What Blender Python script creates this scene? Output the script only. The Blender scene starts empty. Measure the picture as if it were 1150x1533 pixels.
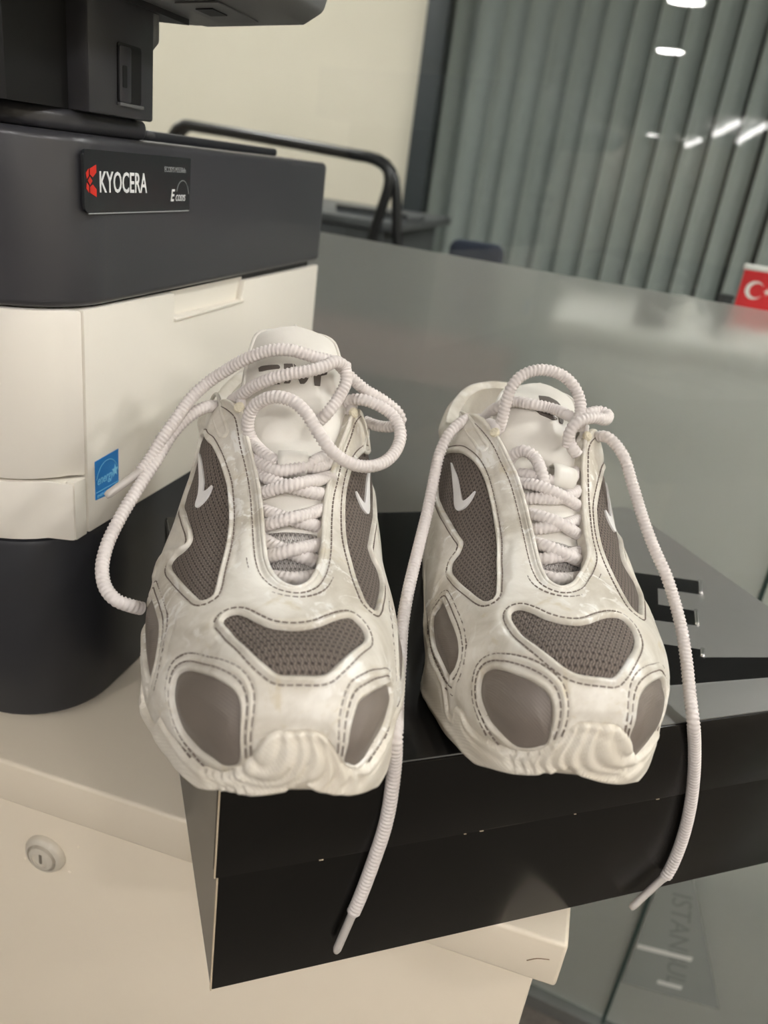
import bpy, bmesh, math, random
import numpy as np
from mathutils import Vector, Matrix
from mathutils.geometry import delaunay_2d_cdt

scene = bpy.context.scene
COL = scene.collection
random.seed(7)
FLOOR = 1.14                      # the lens is this far above the floor; lengths below are measured from the lens height

# ------------------------------------------------------------------ camera
cam_data = bpy.data.cameras.new('camera')
cam = bpy.data.objects.new('camera', cam_data)
COL.objects.link(cam)
CR = np.array([[0.95561711, 0.22134088, -0.19443292],
               [0.26515356, -0.3585085, 0.89507835],
               [0.12841158, -0.90690676, -0.40128618]])
rt, up, bk = CR[:, 0], -CR[:, 1], -CR[:, 2]
cam.matrix_world = Matrix(((rt[0], up[0], bk[0], 0), (rt[1], up[1], bk[1], 0), (rt[2], up[2], bk[2], FLOOR), (0, 0, 0, 1)))
cam_data.sensor_fit = 'VERTICAL'
cam_data.sensor_height = 36.0
cam_data.sensor_width = 27.0
cam_data.lens = 1175.0 / 1533.0 * 36.0
cam_data.clip_start = 0.01
cam_data.dof.use_dof = True
cam_data.dof.focus_distance = 0.40
cam_data.dof.aperture_fstop = 8.0
scene.camera = cam
scene.cycles.max_bounces = 7
scene.cycles.diffuse_bounces = 4
scene.cycles.glossy_bounces = 3
scene.cycles.transmission_bounces = 5
scene.cycles.caustics_reflective = False

# ------------------------------------------------------------------ world, exposure
world = bpy.data.worlds.new('world')
scene.world = world
world.use_nodes = True
world.node_tree.nodes['Background'].inputs[0].default_value = (0.85, 0.9, 1.0, 1)
world.node_tree.nodes['Background'].inputs[1].default_value = 0.3
scene.view_settings.view_transform = 'Standard'
scene.view_settings.look = 'None'
scene.view_settings.gamma = 1.0
scene.view_settings.use_curve_mapping = False
scene.view_settings.exposure = 1.82

LAMP = 44.0          # radiance of the round ceiling downlights
LAMP_COLOUR = (1.0, 0.972, 0.955)

# ------------------------------------------------------------------ helpers
def lin(r, g, b):
    f = lambda c: (c / 255 / 12.92) if c / 255 <= 0.04045 else ((c / 255 + 0.055) / 1.055) ** 2.4
    return (f(r), f(g), f(b), 1.0)

MATS = {}
def mat(name, rgb, rough=0.5, metallic=0.0, noise=None, bump=None, spec=0.5, coat=0.0, emit=None):
    """Principled material. noise=(scale, rgb2, contrast) mixes a second colour; bump=(scale, strength, distance)."""
    m = bpy.data.materials.new(name)
    m.use_nodes = True
    nt = m.node_tree
    b = nt.nodes['Principled BSDF']
    b.inputs['Base Color'].default_value = lin(*rgb)
    b.inputs['Roughness'].default_value = rough
    b.inputs['Metallic'].default_value = metallic
    b.inputs['Specular IOR Level'].default_value = spec
    b.inputs['Coat Weight'].default_value = coat
    tc = nt.nodes.new('ShaderNodeTexCoord')
    if noise:
        sc, rgb2, con = noise
        n = nt.nodes.new('ShaderNodeTexNoise')
        n.inputs['Scale'].default_value = sc
        n.inputs['Detail'].default_value = 6
        n.inputs['Roughness'].default_value = 0.62
        nt.links.new(tc.outputs['Object'], n.inputs['Vector'])
        r = nt.nodes.new('ShaderNodeValToRGB')
        r.color_ramp.elements[0].position = 0.5 - con
        r.color_ramp.elements[1].position = 0.5 + con
        r.color_ramp.elements[0].color = lin(*rgb)
        r.color_ramp.elements[1].color = lin(*rgb2)
        nt.links.new(n.outputs['Fac'], r.inputs['Fac'])
        nt.links.new(r.outputs['Color'], b.inputs['Base Color'])
    if bump:
        sc, st, dist = bump
        n = nt.nodes.new('ShaderNodeTexNoise')
        n.inputs['Scale'].default_value = sc
        n.inputs['Detail'].default_value = 3
        nt.links.new(tc.outputs['Object'], n.inputs['Vector'])
        bp = nt.nodes.new('ShaderNodeBump')
        bp.inputs['Strength'].default_value = st
        bp.inputs['Distance'].default_value = dist
        nt.links.new(n.outputs['Fac'], bp.inputs['Height'])
        nt.links.new(bp.outputs['Normal'], b.inputs['Normal'])
    if emit:
        b.inputs['Emission Color'].default_value = (*emit[:3], 1)
        b.inputs['Emission Strength'].default_value = emit[3]
    MATS[name] = m
    return m

def tag(o, label=None, cat=None, group=None, kind=None):
    if label: o['label'] = label
    if cat: o['category'] = cat
    if group: o['group'] = group
    if kind: o['kind'] = kind
    return o

def empty(name, loc, rz=0.0, label=None, cat=None, group=None):
    o = bpy.data.objects.new(name, None)
    COL.objects.link(o)
    o.empty_display_size = 0.02
    o.location = (loc[0], loc[1], loc[2] + FLOOR)
    o.rotation_euler = (0, 0, rz)
    tag(o, label, cat, group)
    return o

def world_of(o):
    m = Matrix.LocRotScale(o.location, o.rotation_euler, o.scale)
    return world_of(o.parent) @ m if o.parent else m

def put(name, mesh, material, parent=None):
    """link a mesh whose vertices are given in lens-height coordinates; under a parent they are turned into its space."""
    o = bpy.data.objects.new(name, mesh)
    COL.objects.link(o)
    base = Matrix.Translation((0, 0, FLOOR))
    if parent is not None:
        o.parent = parent
        mesh.transform(world_of(parent).inverted() @ base)
    else:
        # origin at the bottom centre of the thing
        n = len(mesh.vertices)
        co = np.empty(n * 3); mesh.vertices.foreach_get('co', co); co = co.reshape(-1, 3)
        c = Vector(((co[:, 0].min() + co[:, 0].max()) / 2, (co[:, 1].min() + co[:, 1].max()) / 2, co[:, 2].min()))
        mesh.transform(Matrix.Translation(-c))
        o.location = c + Vector((0, 0, FLOOR))
    if material is not None:
        mesh.materials.append(MATS[material] if isinstance(material, str) else material)
    return o

def mesh_from(verts, faces, smooth=False):
    me = bpy.data.meshes.new('mesh')
    me.from_pydata([tuple(map(float, v)) for v in verts], [], [tuple(map(int, f)) for f in faces])
    me.validate()
    me.update()
    if smooth:
        me.polygons.foreach_set('use_smooth', [True] * len(me.polygons))
    return me

def recalc(me):
    bm = bmesh.new(); bm.from_mesh(me)
    bmesh.ops.recalc_face_normals(bm, faces=bm.faces)
    bm.to_mesh(me); bm.free()
    return me

def bevel(me, w, seg=2, angle=30):
    bm = bmesh.new(); bm.from_mesh(me)
    bmesh.ops.remove_doubles(bm, verts=bm.verts, dist=1e-6)
    bmesh.ops.recalc_face_normals(bm, faces=bm.faces)
    es = [e for e in bm.edges if len(e.link_faces) == 2 and e.calc_face_angle(0) > math.radians(angle)]
    bmesh.ops.bevel(bm, geom=es, offset=w, segments=seg, profile=0.5, affect='EDGES', clamp_overlap=True)
    for f in bm.faces: f.smooth = True
    bm.to_mesh(me); bm.free()
    smooth_by_angle(me, 35)
    return me

def smooth_by_angle(me, deg):
    bm = bmesh.new(); bm.from_mesh(me)
    for f in bm.faces: f.smooth = True
    for e in bm.edges:
        e.smooth = not (len(e.link_faces) == 2 and e.calc_face_angle(0) > math.radians(deg))
    bm.to_mesh(me); bm.free()
    return me

def box_mesh(x0, x1, y0, y1, z0, z1, bev=0.0, seg=2):
    v = [(x, y, z) for z in (z0, z1) for y in (y0, y1) for x in (x0, x1)]
    f = [(0, 2, 3, 1), (4, 5, 7, 6), (0, 1, 5, 4), (2, 6, 7, 3), (0, 4, 6, 2), (1, 3, 7, 5)]
    me = mesh_from(v, f)
    return bevel(me, bev, seg) if bev else me

def prism(poly, lo, hi, axis='z', bev=0.0, seg=2):
    """extrude a 2D outline: axis z -> (x,y), axis x -> (y,z), axis y -> (x,z)"""
    def P(p, t):
        return {'z': (p[0], p[1], t), 'x': (t, p[0], p[1]), 'y': (p[0], t, p[1])}[axis]
    n = len(poly)
    v = [P(p, lo) for p in poly] + [P(p, hi) for p in poly]
    f = [tuple(range(n))[::-1], tuple(range(n, 2 * n))] + [(i, (i + 1) % n, n + (i + 1) % n, n + i) for i in range(n)]
    me = recalc(mesh_from(v, f))
    if bev: bevel(me, bev, seg)
    else: smooth_by_angle(me, 35)
    return me

def round_rect(x0, x1, y0, y1, r, n=8):
    """r: radii of the corners (x0,y0),(x1,y0),(x1,y1),(x0,y1)"""
    if not hasattr(r, '__len__'): r = (r,) * 4
    cs = [(x0 + r[0], y0 + r[0], 180, r[0]), (x1 - r[1], y0 + r[1], 270, r[1]), (x1 - r[2], y1 - r[2], 0, r[2]), (x0 + r[3], y1 - r[3], 90, r[3])]
    out = []
    for cx, cy, a0, rr in cs:
        k = n if rr > 0 else 0
        for i in range(k + 1):
            a = math.radians(a0 + 90 * i / max(k, 1))
            out.append((cx + rr * math.cos(a), cy + rr * math.sin(a)))
    return out

def catmull(pts, step, closed=False):
    """resample a smooth curve through pts at about the given step"""
    P = np.asarray(pts, float)
    if closed: Q = np.vstack([P[-1], P, P[0], P[1]])
    else: Q = np.vstack([2 * P[0] - P[1], P, 2 * P[-1] - P[-2]])
    out = []
    for i in range(1, len(Q) - 2):
        p0, p1, p2, p3 = Q[i - 1:i + 3]
        d = lambda a, b: max(np.linalg.norm(b - a), 1e-9) ** 0.5
        t0 = 0; t1 = d(p0, p1); t2 = t1 + d(p1, p2); t3 = t2 + d(p2, p3)
        for t in np.linspace(t1, t2, 24, endpoint=False):
            a1 = (t1 - t) / (t1 - t0) * p0 + (t - t0) / (t1 - t0) * p1
            a2 = (t2 - t) / (t2 - t1) * p1 + (t - t1) / (t2 - t1) * p2
            a3 = (t3 - t) / (t3 - t2) * p2 + (t - t2) / (t3 - t2) * p3
            b1 = (t2 - t) / (t2 - t0) * a1 + (t - t0) / (t2 - t0) * a2
            b2 = (t3 - t) / (t3 - t1) * a2 + (t - t1) / (t3 - t1) * a3
            out.append((t2 - t) / (t2 - t1) * b1 + (t - t1) / (t2 - t1) * b2)
    out.append(Q[-2])
    return resample(np.array(out), step)

def resample(C, step):
    L = np.concatenate([[0], np.cumsum(np.linalg.norm(np.diff(C, axis=0), axis=1))])
    n = max(int(round(L[-1] / step)), 2)
    s = np.linspace(0, L[-1], n + 1)
    return np.stack([np.interp(s, L, C[:, k]) for k in range(C.shape[1])], 1)

def frames(C):
    T = np.gradient(C, axis=0); T /= np.linalg.norm(T, axis=1)[:, None] + 1e-12
    N = np.zeros_like(C)
    a = np.array([0, 0, 1.0]) if abs(T[0][2]) < 0.9 else np.array([1.0, 0, 0])
    n = a - T[0] * (a @ T[0]); n /= np.linalg.norm(n)
    for i in range(len(C)):
        n = n - T[i] * (n @ T[i]); n /= np.linalg.norm(n) + 1e-12
        N[i] = n
    return T, N, np.cross(T, N)

def tube_mesh(C, r, sides=10, cap=True, radial=None):
    """sweep a circle along C; r a number or one per ring; radial(s, theta) gives a factor for braids"""
    C = np.asarray(C, float)
    T, N, B = frames(C)
    th = np.linspace(0, 2 * np.pi, sides, endpoint=False)
    rr = np.broadcast_to(np.asarray(r, float), (len(C),))[:, None] * np.ones((1, sides))
    if radial is not None:
        s = np.concatenate([[0], np.cumsum(np.linalg.norm(np.diff(C, axis=0), axis=1))])
        rr = rr * radial(s[:, None], th[None, :])
    V = C[:, None, :] + rr[..., None] * (np.cos(th)[None, :, None] * N[:, None, :] + np.sin(th)[None, :, None] * B[:, None, :])
    n = len(C)
    F = []
    for i in range(n - 1):
        for j in range(sides):
            k = (j + 1) % sides
            F.append((i * sides + j, i * sides + k, (i + 1) * sides + k, (i + 1) * sides + j))
    V = V.reshape(-1, 3)
    if cap:
        F.append(tuple(range(sides))[::-1]); F.append(tuple(range((n - 1) * sides, n * sides)))
    me = mesh_from(V, F, True)
    return me

def text_mesh(txt, size, origin, xdir, ydir, depth=0.0002, shear=0.0, xscale=1.0, align='LEFT', bold=0.0):
    cu = bpy.data.curves.new('text', 'FONT')
    cu.body = txt; cu.size = size; cu.extrude = depth; cu.shear = shear; cu.align_x = align; cu.offset = bold
    cu.resolution_u = 3
    o = bpy.data.objects.new('text', cu); COL.objects.link(o)
    bpy.context.view_layer.update()
    me = bpy.data.meshes.new_from_object(o.evaluated_get(bpy.context.evaluated_depsgraph_get()))
    bpy.data.objects.remove(o); bpy.data.curves.remove(cu)
    X = Vector(xdir).normalized(); Y = Vector(ydir).normalized(); Z = X.cross(Y)
    M = Matrix(((X[0] * xscale, Y[0], Z[0], origin[0]), (X[1] * xscale, Y[1], Z[1], origin[1]), (X[2] * xscale, Y[2], Z[2], origin[2]), (0, 0, 0, 1)))
    me.transform(M)
    return me

def join_meshes(meshes, smooth=None):
    bm = bmesh.new()
    for me in meshes: bm.from_mesh(me)
    out = bpy.data.meshes.new('mesh'); bm.to_mesh(out); bm.free()
    for me in meshes: bpy.data.meshes.remove(me)
    return out

def lathe(profile, centre, axis, seg=32, cap=True):
    """profile (radius, along axis)"""
    A = Vector(axis).normalized()
    U = A.orthogonal().normalized(); W_ = A.cross(U)
    V = []; F = []
    for r, t in profile:
        for i in range(seg):
            a = 2 * math.pi * i / seg
            V.append(Vector(centre) + A * t + (U * math.cos(a) + W_ * math.sin(a)) * r)
    for k in range(len(profile) - 1):
        for i in range(seg):
            j = (i + 1) % seg
            F.append((k * seg + i, k * seg + j, (k + 1) * seg + j, (k + 1) * seg + i))
    if cap: F.append(tuple(range(seg))[::-1]); F.append(tuple(range((len(profile) - 1) * seg, len(profile) * seg)))
    me = recalc(mesh_from(V, F))
    smooth_by_angle(me, 40)
    return me

# ------------------------------------------------------------------ materials of the room and furniture
mat('ceiling_paint', (225, 224, 220), 0.9, bump=(60, 0.1, 0.002))
mat('wall_paint', (226, 218, 200), 0.85, noise=(3, (220, 212, 193), 0.3), bump=(90, 0.08, 0.001))
mat('carpet', (118, 112, 104), 0.95, noise=(140, (98, 92, 86), 0.2), bump=(300, 0.5, 0.003))
mat('dark_column', (48, 54, 56), 0.5)
mat('blind_fabric', (160, 168, 163), 0.8, noise=(40, (152, 160, 156), 0.3), bump=(500, 0.15, 0.0005))
mat('rail_metal', (150, 152, 150), 0.4, metallic=0.7)
mat('black_tube', (26, 26, 28), 0.35)
mat('grey_laminate', (84, 86, 88), 0.5)
mat('white_laminate', (222, 220, 214), 0.45)
mat('desk_grey', (92, 94, 95), 0.5)
mat('brown_wood', (84, 50, 46), 0.85, noise=(14, (74, 45, 41), 0.3))
mat('navy_fabric', (34, 42, 58), 0.9)
mat('black_plastic', (28, 28, 30), 0.45)
mat('flag_red', (214, 28, 36), 0.6)
mat('paper_white', (238, 236, 232), 0.6)
mat('board_grey', (126, 131, 127), 0.6)
mat('board_ink', (108, 113, 110), 0.6)
mat('glare_white', (196, 198, 194), 0.6)
mat('lamp_trim', (210, 210, 206), 0.5)
mat('lamp_glow', (255, 250, 240), 0.5, emit=(*LAMP_COLOUR, LAMP))
mat('tube_glow', (250, 252, 255), 0.5, emit=(1.0, 0.98, 0.95, 7))
mat('cabinet_paint', (224, 213, 194), 0.42, noise=(6, (218, 206, 186), 0.35), bump=(220, 0.06, 0.0006))
mat('lock_metal', (205, 198, 184), 0.35, noise=(60, (190, 182, 168), 0.3))
mat('lock_slot', (120, 112, 100), 0.5)
mat('printer_white', (236, 231, 221), 0.42, noise=(5, (232, 226, 214), 0.35), bump=(700, 0.05, 0.0003))
mat('printer_dark', (60, 60, 64), 0.32, bump=(900, 0.08, 0.0003))
mat('printer_base', (40, 41, 45), 0.45, bump=(900, 0.08, 0.0003))
mat('printer_black', (14, 14, 15), 0.5)
mat('printer_scanner', (112, 113, 115), 0.4)
mat('plate_dark', (38, 41, 43), 0.25)
mat('print_white', (225, 226, 226), 0.5)
mat('print_grey', (150, 152, 152), 0.5)
mat('print_red', (206, 44, 30), 0.5)
mat('sticker_blue', (10, 122, 200), 0.4)
mat('sticker_cyan', (130, 205, 240), 0.4)
mat('box_black', (11, 11, 10), 0.24, noise=(5, (14, 12, 9), 0.3), bump=(50, 0.03, 0.0015), spec=0.28)
mat('box_top', (205, 204, 202), 0.33, metallic=0.95, noise=(12, (194, 193, 191), 0.3), bump=(240, 0.08, 0.0004))
mat('box_emboss', (205, 205, 205), 0.2, metallic=0.95)
mat('box_gloss', (20, 20, 21), 0.16, bump=(160, 0.08, 0.0005))
mat('box_side_lit', (40, 37, 32), 0.32)  # light caught by the left side, put into a paler colour than box_black
mat('cardboard', (188, 172, 148), 0.9)

def glass_material():
    m = bpy.data.materials.new('clear_glass'); m.use_nodes = True
    nt = m.node_tree; nt.nodes.clear()
    out = nt.nodes.new('ShaderNodeOutputMaterial')
    tr = nt.nodes.new('ShaderNodeBsdfTransparent'); tr.inputs[0].default_value = (0.945, 0.965, 0.955, 1)
    gl = nt.nodes.new('ShaderNodeBsdfGlossy'); gl.inputs['Roughness'].default_value = 0.0
    fr = nt.nodes.new('ShaderNodeFresnel'); fr.inputs[0].default_value = 1.6
    geo = nt.nodes.new('ShaderNodeNewGeometry')
    sub = nt.nodes.new('ShaderNodeMath'); sub.operation = 'SUBTRACT'; sub.inputs[0].default_value = 1.0
    mul = nt.nodes.new('ShaderNodeMath'); mul.operation = 'MULTIPLY'
    mix = nt.nodes.new('ShaderNodeMixShader')
    nt.links.new(geo.outputs['Backfacing'], sub.inputs[1])
    nt.links.new(sub.outputs[0], mul.inputs[0]); nt.links.new(fr.outputs[0], mul.inputs[1])
    nt.links.new(mul.outputs[0], mix.inputs[0])
    nt.links.new(tr.outputs[0], mix.inputs[1]); nt.links.new(gl.outputs[0], mix.inputs[2])
    nt.links.new(mix.outputs[0], out.inputs[0])
    MATS['clear_glass'] = m
glass_material()

def film_material():
    m = bpy.data.materials.new('frosted_film'); m.use_nodes = True
    nt = m.node_tree; nt.nodes.clear()
    out = nt.nodes.new('ShaderNodeOutputMaterial')
    rf = nt.nodes.new('ShaderNodeBsdfRefraction'); rf.inputs['Color'].default_value = (0.95, 0.955, 0.945, 1)
    rf.inputs['Roughness'].default_value = 0.3; rf.inputs['IOR'].default_value = 1.2
    df = nt.nodes.new('ShaderNodeBsdfDiffuse'); df.inputs['Color'].default_value = (0.78, 0.78, 0.75, 1)
    tl = nt.nodes.new('ShaderNodeBsdfTranslucent'); tl.inputs['Color'].default_value = (0.80, 0.81, 0.79, 1)
    m1 = nt.nodes.new('ShaderNodeMixShader'); m1.inputs[0].default_value = 0.5
    m2 = nt.nodes.new('ShaderNodeMixShader'); m2.inputs[0].default_value = 0.64
    nt.links.new(df.outputs[0], m1.inputs[1]); nt.links.new(tl.outputs[0], m1.inputs[2])
    nt.links.new(m1.outputs[0], m2.inputs[1]); nt.links.new(rf.outputs[0], m2.inputs[2])
    nt.links.new(m2.outputs[0], out.inputs[0])
    MATS['frosted_film'] = m
film_material()

# ------------------------------------------------------------------ room shell
CEIL = 1.35
X0, X1, Y0, Y1 = -5.6, 3.0, -19.0, 3.45
def struct(name, me, m, label=None):
    o = put(name, me, m); o['kind'] = 'structure'
    if label: o['label'] = label
    return o
struct('floor', box_mesh(X0, X1, Y0, Y1, -1.19, -1.14), 'carpet', 'grey carpeted office floor')
struct('ceiling', box_mesh(X0, X1, Y0, Y1, CEIL, CEIL + .05), 'ceiling_paint', 'white office ceiling above the frame')
struct('wall_left', box_mesh(X0 - .05, X0, Y0, Y1, -1.14, CEIL), 'wall_paint', 'cream side wall of the office')
struct('wall_right', box_mesh(X1, X1 + .05, Y0, Y1, -1.14, CEIL), 'wall_paint', 'cream side wall on the blind side')
struct('wall_rear', box_mesh(X0, X1, Y0 - .05, Y0, -1.14, CEIL), 'wall_paint', 'far office wall behind the viewer')
struct('wall_back', box_mesh(X0, -.785, 3.2, 3.3, -1.14, CEIL), 'wall_paint', 'plain cream wall behind the printer')
struct('wall_window', box_mesh(-.785, X1, 3.4, 3.45, -1.14, CEIL), 'dark_column', 'dark wall behind the vertical blind')
struct('trim_1', box_mesh(-.785, -.705, 3.15, 3.3, -1.14, CEIL, .004), 'dark_column', 'dark upright strip between cream wall and blind')

# vertical blind, each slat its own part
blind = empty('vertical_blind', (.3, 3.28, -1.14), 0, 'grey vertical fabric blind hanging behind the glass partition', 'blind')
put('head_rail', box_mesh(-.70, 1.75, 3.25, 3.30, CEIL - .05, CEIL, .004), 'rail_metal', blind)
n = 6
base = [(-.052 + .104 * i / n, .013 * (1 - (2 * i / n - 1) ** 2)) for i in range(n + 1)]
ring = base + [(x, y - .0012) for x, y in reversed(base)]
slat_mesh = prism(ring, -1.06, CEIL - .05, 'z')
slat_mesh.materials.append(MATS['blind_fabric'])
for i in range(27):
    s = bpy.data.objects.new('slat', slat_mesh); COL.objects.link(s)
    s.parent = blind
    s.location = (-.66 + i * .0885 - .3, 3.275 - 3.28, 1.14)
    s.rotation_euler = (0, 0, math.radians(38 + random.uniform(-4, 4)))

# glass partition, its right half a step nearer than its left
GN = np.array([.1443562, .98952579]); GD = np.array([.98952579, -.1443562]); GP = np.array([-.26, .93])
def glass_pt(s, off): return tuple(GP + GD * s + GN * off)
def glass_slab(s0, s1, o0, o1, z0, z1):
    return prism([glass_pt(s0, o0), glass_pt(s1, o0), glass_pt(s1, o1), glass_pt(s0, o1)], z0, z1, 'z')
SEAM = float((np.array([.251, .855]) - GP) @ GD)
win = empty('window_1', (*glass_pt(SEAM, 0), -1.14)); win['kind'] = 'structure'
win['label'] = 'glass partition with a frosted lower band behind the shoes'
put('pane', glass_slab(-2.6, SEAM - .0025, 0, .010, -1.115, CEIL), 'clear_glass', win)
put('pane', glass_slab(SEAM + .0025, 2.6, 0, .010, -1.115, CEIL), 'clear_glass', win)
mat('glass_edge', (42, 62, 58), 0.3)
put('pane_joint', glass_slab(SEAM - .0022, SEAM + .0022, .001, .009, -1.115, CEIL), 'glass_edge', win)
put('floor_channel', glass_slab(-2.6, 2.6, -.008, .018, -1.14, -1.115), 'rail_metal', win)
put('frosted_film', glass_slab(-2.6, SEAM - .003, .0104, .0112, -1.114, -.0835), 'frosted_film', win)
put('frosted_film', glass_slab(SEAM + .003, 2.6, .0104, .0112, -1.114, -.0835), 'frosted_film', win)

# ceiling lights (round downlights; the far ones show mirrored in the glass, the unseen rest are added for key and fill)
spots = [(-1.54, -4.86), (-2.13, -6.88), (-4.9, -17.1), (.8, -1.5), (.9, -3.2), (2.2, -1.5), (2.3, -3.2), (-.9, -2.1), (-2.5, -2.1), (2.1, -.1),
         (-2.6, 2.0), (-1.25, 2.0), (.9, 1.15), (1.9, 1.5)]
lamp_labels = ['nearest round downlight mirrored at the top edge of the glass', 'round downlight mirrored in the upper right of the glass', 'small far round downlight mirrored lower in the glass']
for i, (x, y) in enumerate(spots):
    lab = lamp_labels[i] if i < 3 else 'unseen round ceiling downlight added for key and fill light'
    L = empty('ceiling_downlight', (x, y, CEIL - .03), 0, lab, 'ceiling light', 'round ceiling downlights')
    put('trim_ring', lathe([(.128, 0), (.15, 0), (.15, .03), (.128, .03), (.128, 0)], (x, y, CEIL - .03), (0, 0, 1), 32, False), 'lamp_trim', L)
    put('diffuser', lathe([(.02, .006), (.127, .006), (.127, .028), (.02, .028)], (x, y, CEIL - .03), (0, 0, 1), 32), 'lamp_glow', L)
tubes = [((-3.18, -14.9), (-2.35, -12.3)), ((-2.9, -15.8), (-1.99, -12.45)), ((-4.49, -18.6), (-3.8, -16.6))]
tube_labels = ['left one of the slanted tube lights mirrored at the right edge of the glass', 'brightest slanted tube light mirrored at the right edge of the glass', 'short dim tube light mirrored below the brighter tubes']
for (a, b), lab in zip(tubes, tube_labels):
    T = empty('tube_light', (a[0], a[1], CEIL - .06), 0, lab, 'ceiling light', 'slanted tube lights')
    put('housing', tube_mesh([(a[0], a[1], CEIL - .02), (b[0], b[1], CEIL - .02)], .03, 8), 'lamp_trim', T)
    put('tube', tube_mesh([(a[0], a[1], CEIL - .075), (b[0], b[1], CEIL - .075)], .045, 10), 'tube_glow', T)

# ------------------------------------------------------------------ things beyond the glass
# black tubular A-frame rack
st = empty('tube_rack', (-.78, 1.9, -1.14), 0, 'black tubular metal A-frame rack standing beyond the glass', 'rack')
for yy, xl, xr in ((1.885, -1.10, -.68), (1.915, -1.02, -.33)):
    q = catmull([(xl, yy, -1.12), (-1.064 + (xl + 1.06) * .2, yy, -.12), (-1.064, yy, -.02), (-1.035, yy, .022), (-.98, yy, .024), (-.60, yy, .012), (-.545, yy, .008), (-.510, yy, -.014), (-.503 + (xr + .505) * .15, yy, -.16), (xr, yy, -1.12)], .02)
    put('frame_tube', tube_mesh(q, .0125, 10), 'black_tube', st)
put('brace', tube_mesh([(-.565, 1.885, -.5), (-1.078, 1.885, -.5)], .009, 8), 'black_tube', st)
# desk beyond the glass
dk = empty('office_desk', (-.75, 2.3, -1.14), 0, 'grey office desk with white top beyond the rack', 'desk')
put('desk_top', box_mesh(-1.6, -.50, 2.0, 2.7, -.15, -.128, .003), 'desk_grey', dk)
put('drawer_unit', box_mesh(-.98, -.54, 2.02, 2.66, -.62, -.152, .004), 'grey_laminate', dk)
for z in (-.26, -.40):
    put('drawer_gap', box_mesh(-.975, -.545, 2.015, 2.02, z, z + .012), 'black_plastic', dk)
for x in (-1.57, -.53):
    for y in (2.03, 2.66):
        put('leg', box_mesh(x - .02, x + .02, y - .02, y + .02, -1.14, -.62 if x > -1 else -.15), 'rail_metal', dk)
tray = empty('document_tray', (-.62, 2.2, -.128), 0, 'flat grey tray lying on the desk beyond the rack', 'tray')
put('shell', box_mesh(-.70, -.505, 2.1, 2.32, -.128, -.118, .003), 'grey_laminate', tray)
put('rim', box_mesh(-.70, -.505, 2.1, 2.104, -.118, -.110, .001), 'black_plastic', tray)

# low brown cupboard right behind the frosted film
cp = empty('wooden_cupboard', (-.30, 1.15, -1.14), 0, 'reddish brown low cupboard blurred behind the frosted film', 'cupboard')
put('body', box_mesh(-.595, -.105, 1.005, 1.35, -1.10, -.272, .004), 'brown_wood', cp)
put('top', box_mesh(-.60, -.10, 1.0, 1.355, -.272, -.2525, .004), 'brown_wood', cp)
for x in (-.57, -.155):
    for y in (1.03, 1.32): put('foot', box_mesh(x - .02, x + .02, y - .02, y + .02, -1.14, -1.10), 'black_plastic', cp)
# light worktop the small things stand on, beyond the frosted film
wt = empty('sideboard', (.5, 1.3, -1.14), 0, 'pale sideboard with white body added to lighten the frosted film', 'sideboard')
put('top', box_mesh(-.05, 1.6, 1.15, 1.5, -.19, -.165, .003), 'white_laminate', wt)
put('body', box_mesh(-.03, 1.58, 1.17, 1.49, -1.08, -.19, .003), 'white_laminate', wt)  # white body added to brighten the film in front of it
put('plinth', box_mesh(.0, 1.55, 1.2, 1.46, -1.14, -1.08), 'grey_laminate', wt)  # plinth of the added body
for x in (.505, 1.04): put('added_door_gap', box_mesh(x, x + .004, 1.166, 1.172, -1.06, -.2), 'black_plastic', wt)
def small(name, label, cat, me, m): return tag(put(name, me, m), label, cat)
# desk pennant with crescent and star
fl = empty('desk_flag', (.235, 1.25, -.165), 0, 'small red flag with white crescent and star on its stand', 'flag')
put('banner', box_mesh(.196, .275, 1.248, 1.252, -.148, -.068), 'flag_red', fl)
put('top_bar', box_mesh(.194, .277, 1.245, 1.255, -.068, -.061, .001), 'paper_white', fl)
put('base', box_mesh(.20, .27, 1.225, 1.275, -.165, -.148, .002), 'paper_white', fl)
cr = []
for i in range(25):
    a = math.radians(38 + 284 * i / 24); cr.append((.216 + .0125 * math.cos(a), -.094 + .0125 * math.sin(a)))
for i in range(25):
    a = math.radians(322 - 284 * i / 24) ; cr.append((.219 + .0098 * math.cos(a), -.094 + .0098 * math.sin(a)))
cres = prism(cr, 1.2474, 1.248, 'y')
put('crescent', cres, 'paper_white', fl)
sp = [(.2335 + (.0055 if k % 2 == 0 else .0022) * math.cos(math.radians(180 + 36 * k)), -.094 + (.0055 if k % 2 == 0 else .0022) * math.sin(math.radians(180 + 36 * k))) for k in range(10)]
put('star', prism(sp, 1.2474, 1.248, 'y'), 'paper_white', fl)
ch = empty('office_chair', (-.27, 1.7, -1.14), 0, 'dark blue office chair back peeking over the frosted film', 'chair')
put('backrest', prism(round_rect(-.33, -.21, -.62, -.128, (.05, .05, .02, .02), 6), 1.60 + .2, 1.64 + .2, 'y', .01), 'navy_fabric', ch)
put('seat', prism(round_rect(-.42, -.12, 1.50, 1.80, .04, 6), -.72, -.66, 'z', .012), 'navy_fabric', ch)
put('column', tube_mesh([(-.27, 1.72, -1.08), (-.27, 1.72, -.72)], .025, 10), 'black_plastic', ch)
for k in range(5):
    a = k * 2 * math.pi / 5
    put('leg', tube_mesh([(-.27, 1.72, -1.08), (-.27 + .22 * math.cos(a), 1.72 + .22 * math.sin(a), -1.12)], .018, 8), 'black_plastic', ch)
ph = empty('desk_phone', (.085, 1.22, -.165), 0, 'low dark rounded gadget left of the white one on worktop', 'gadget')
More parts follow.
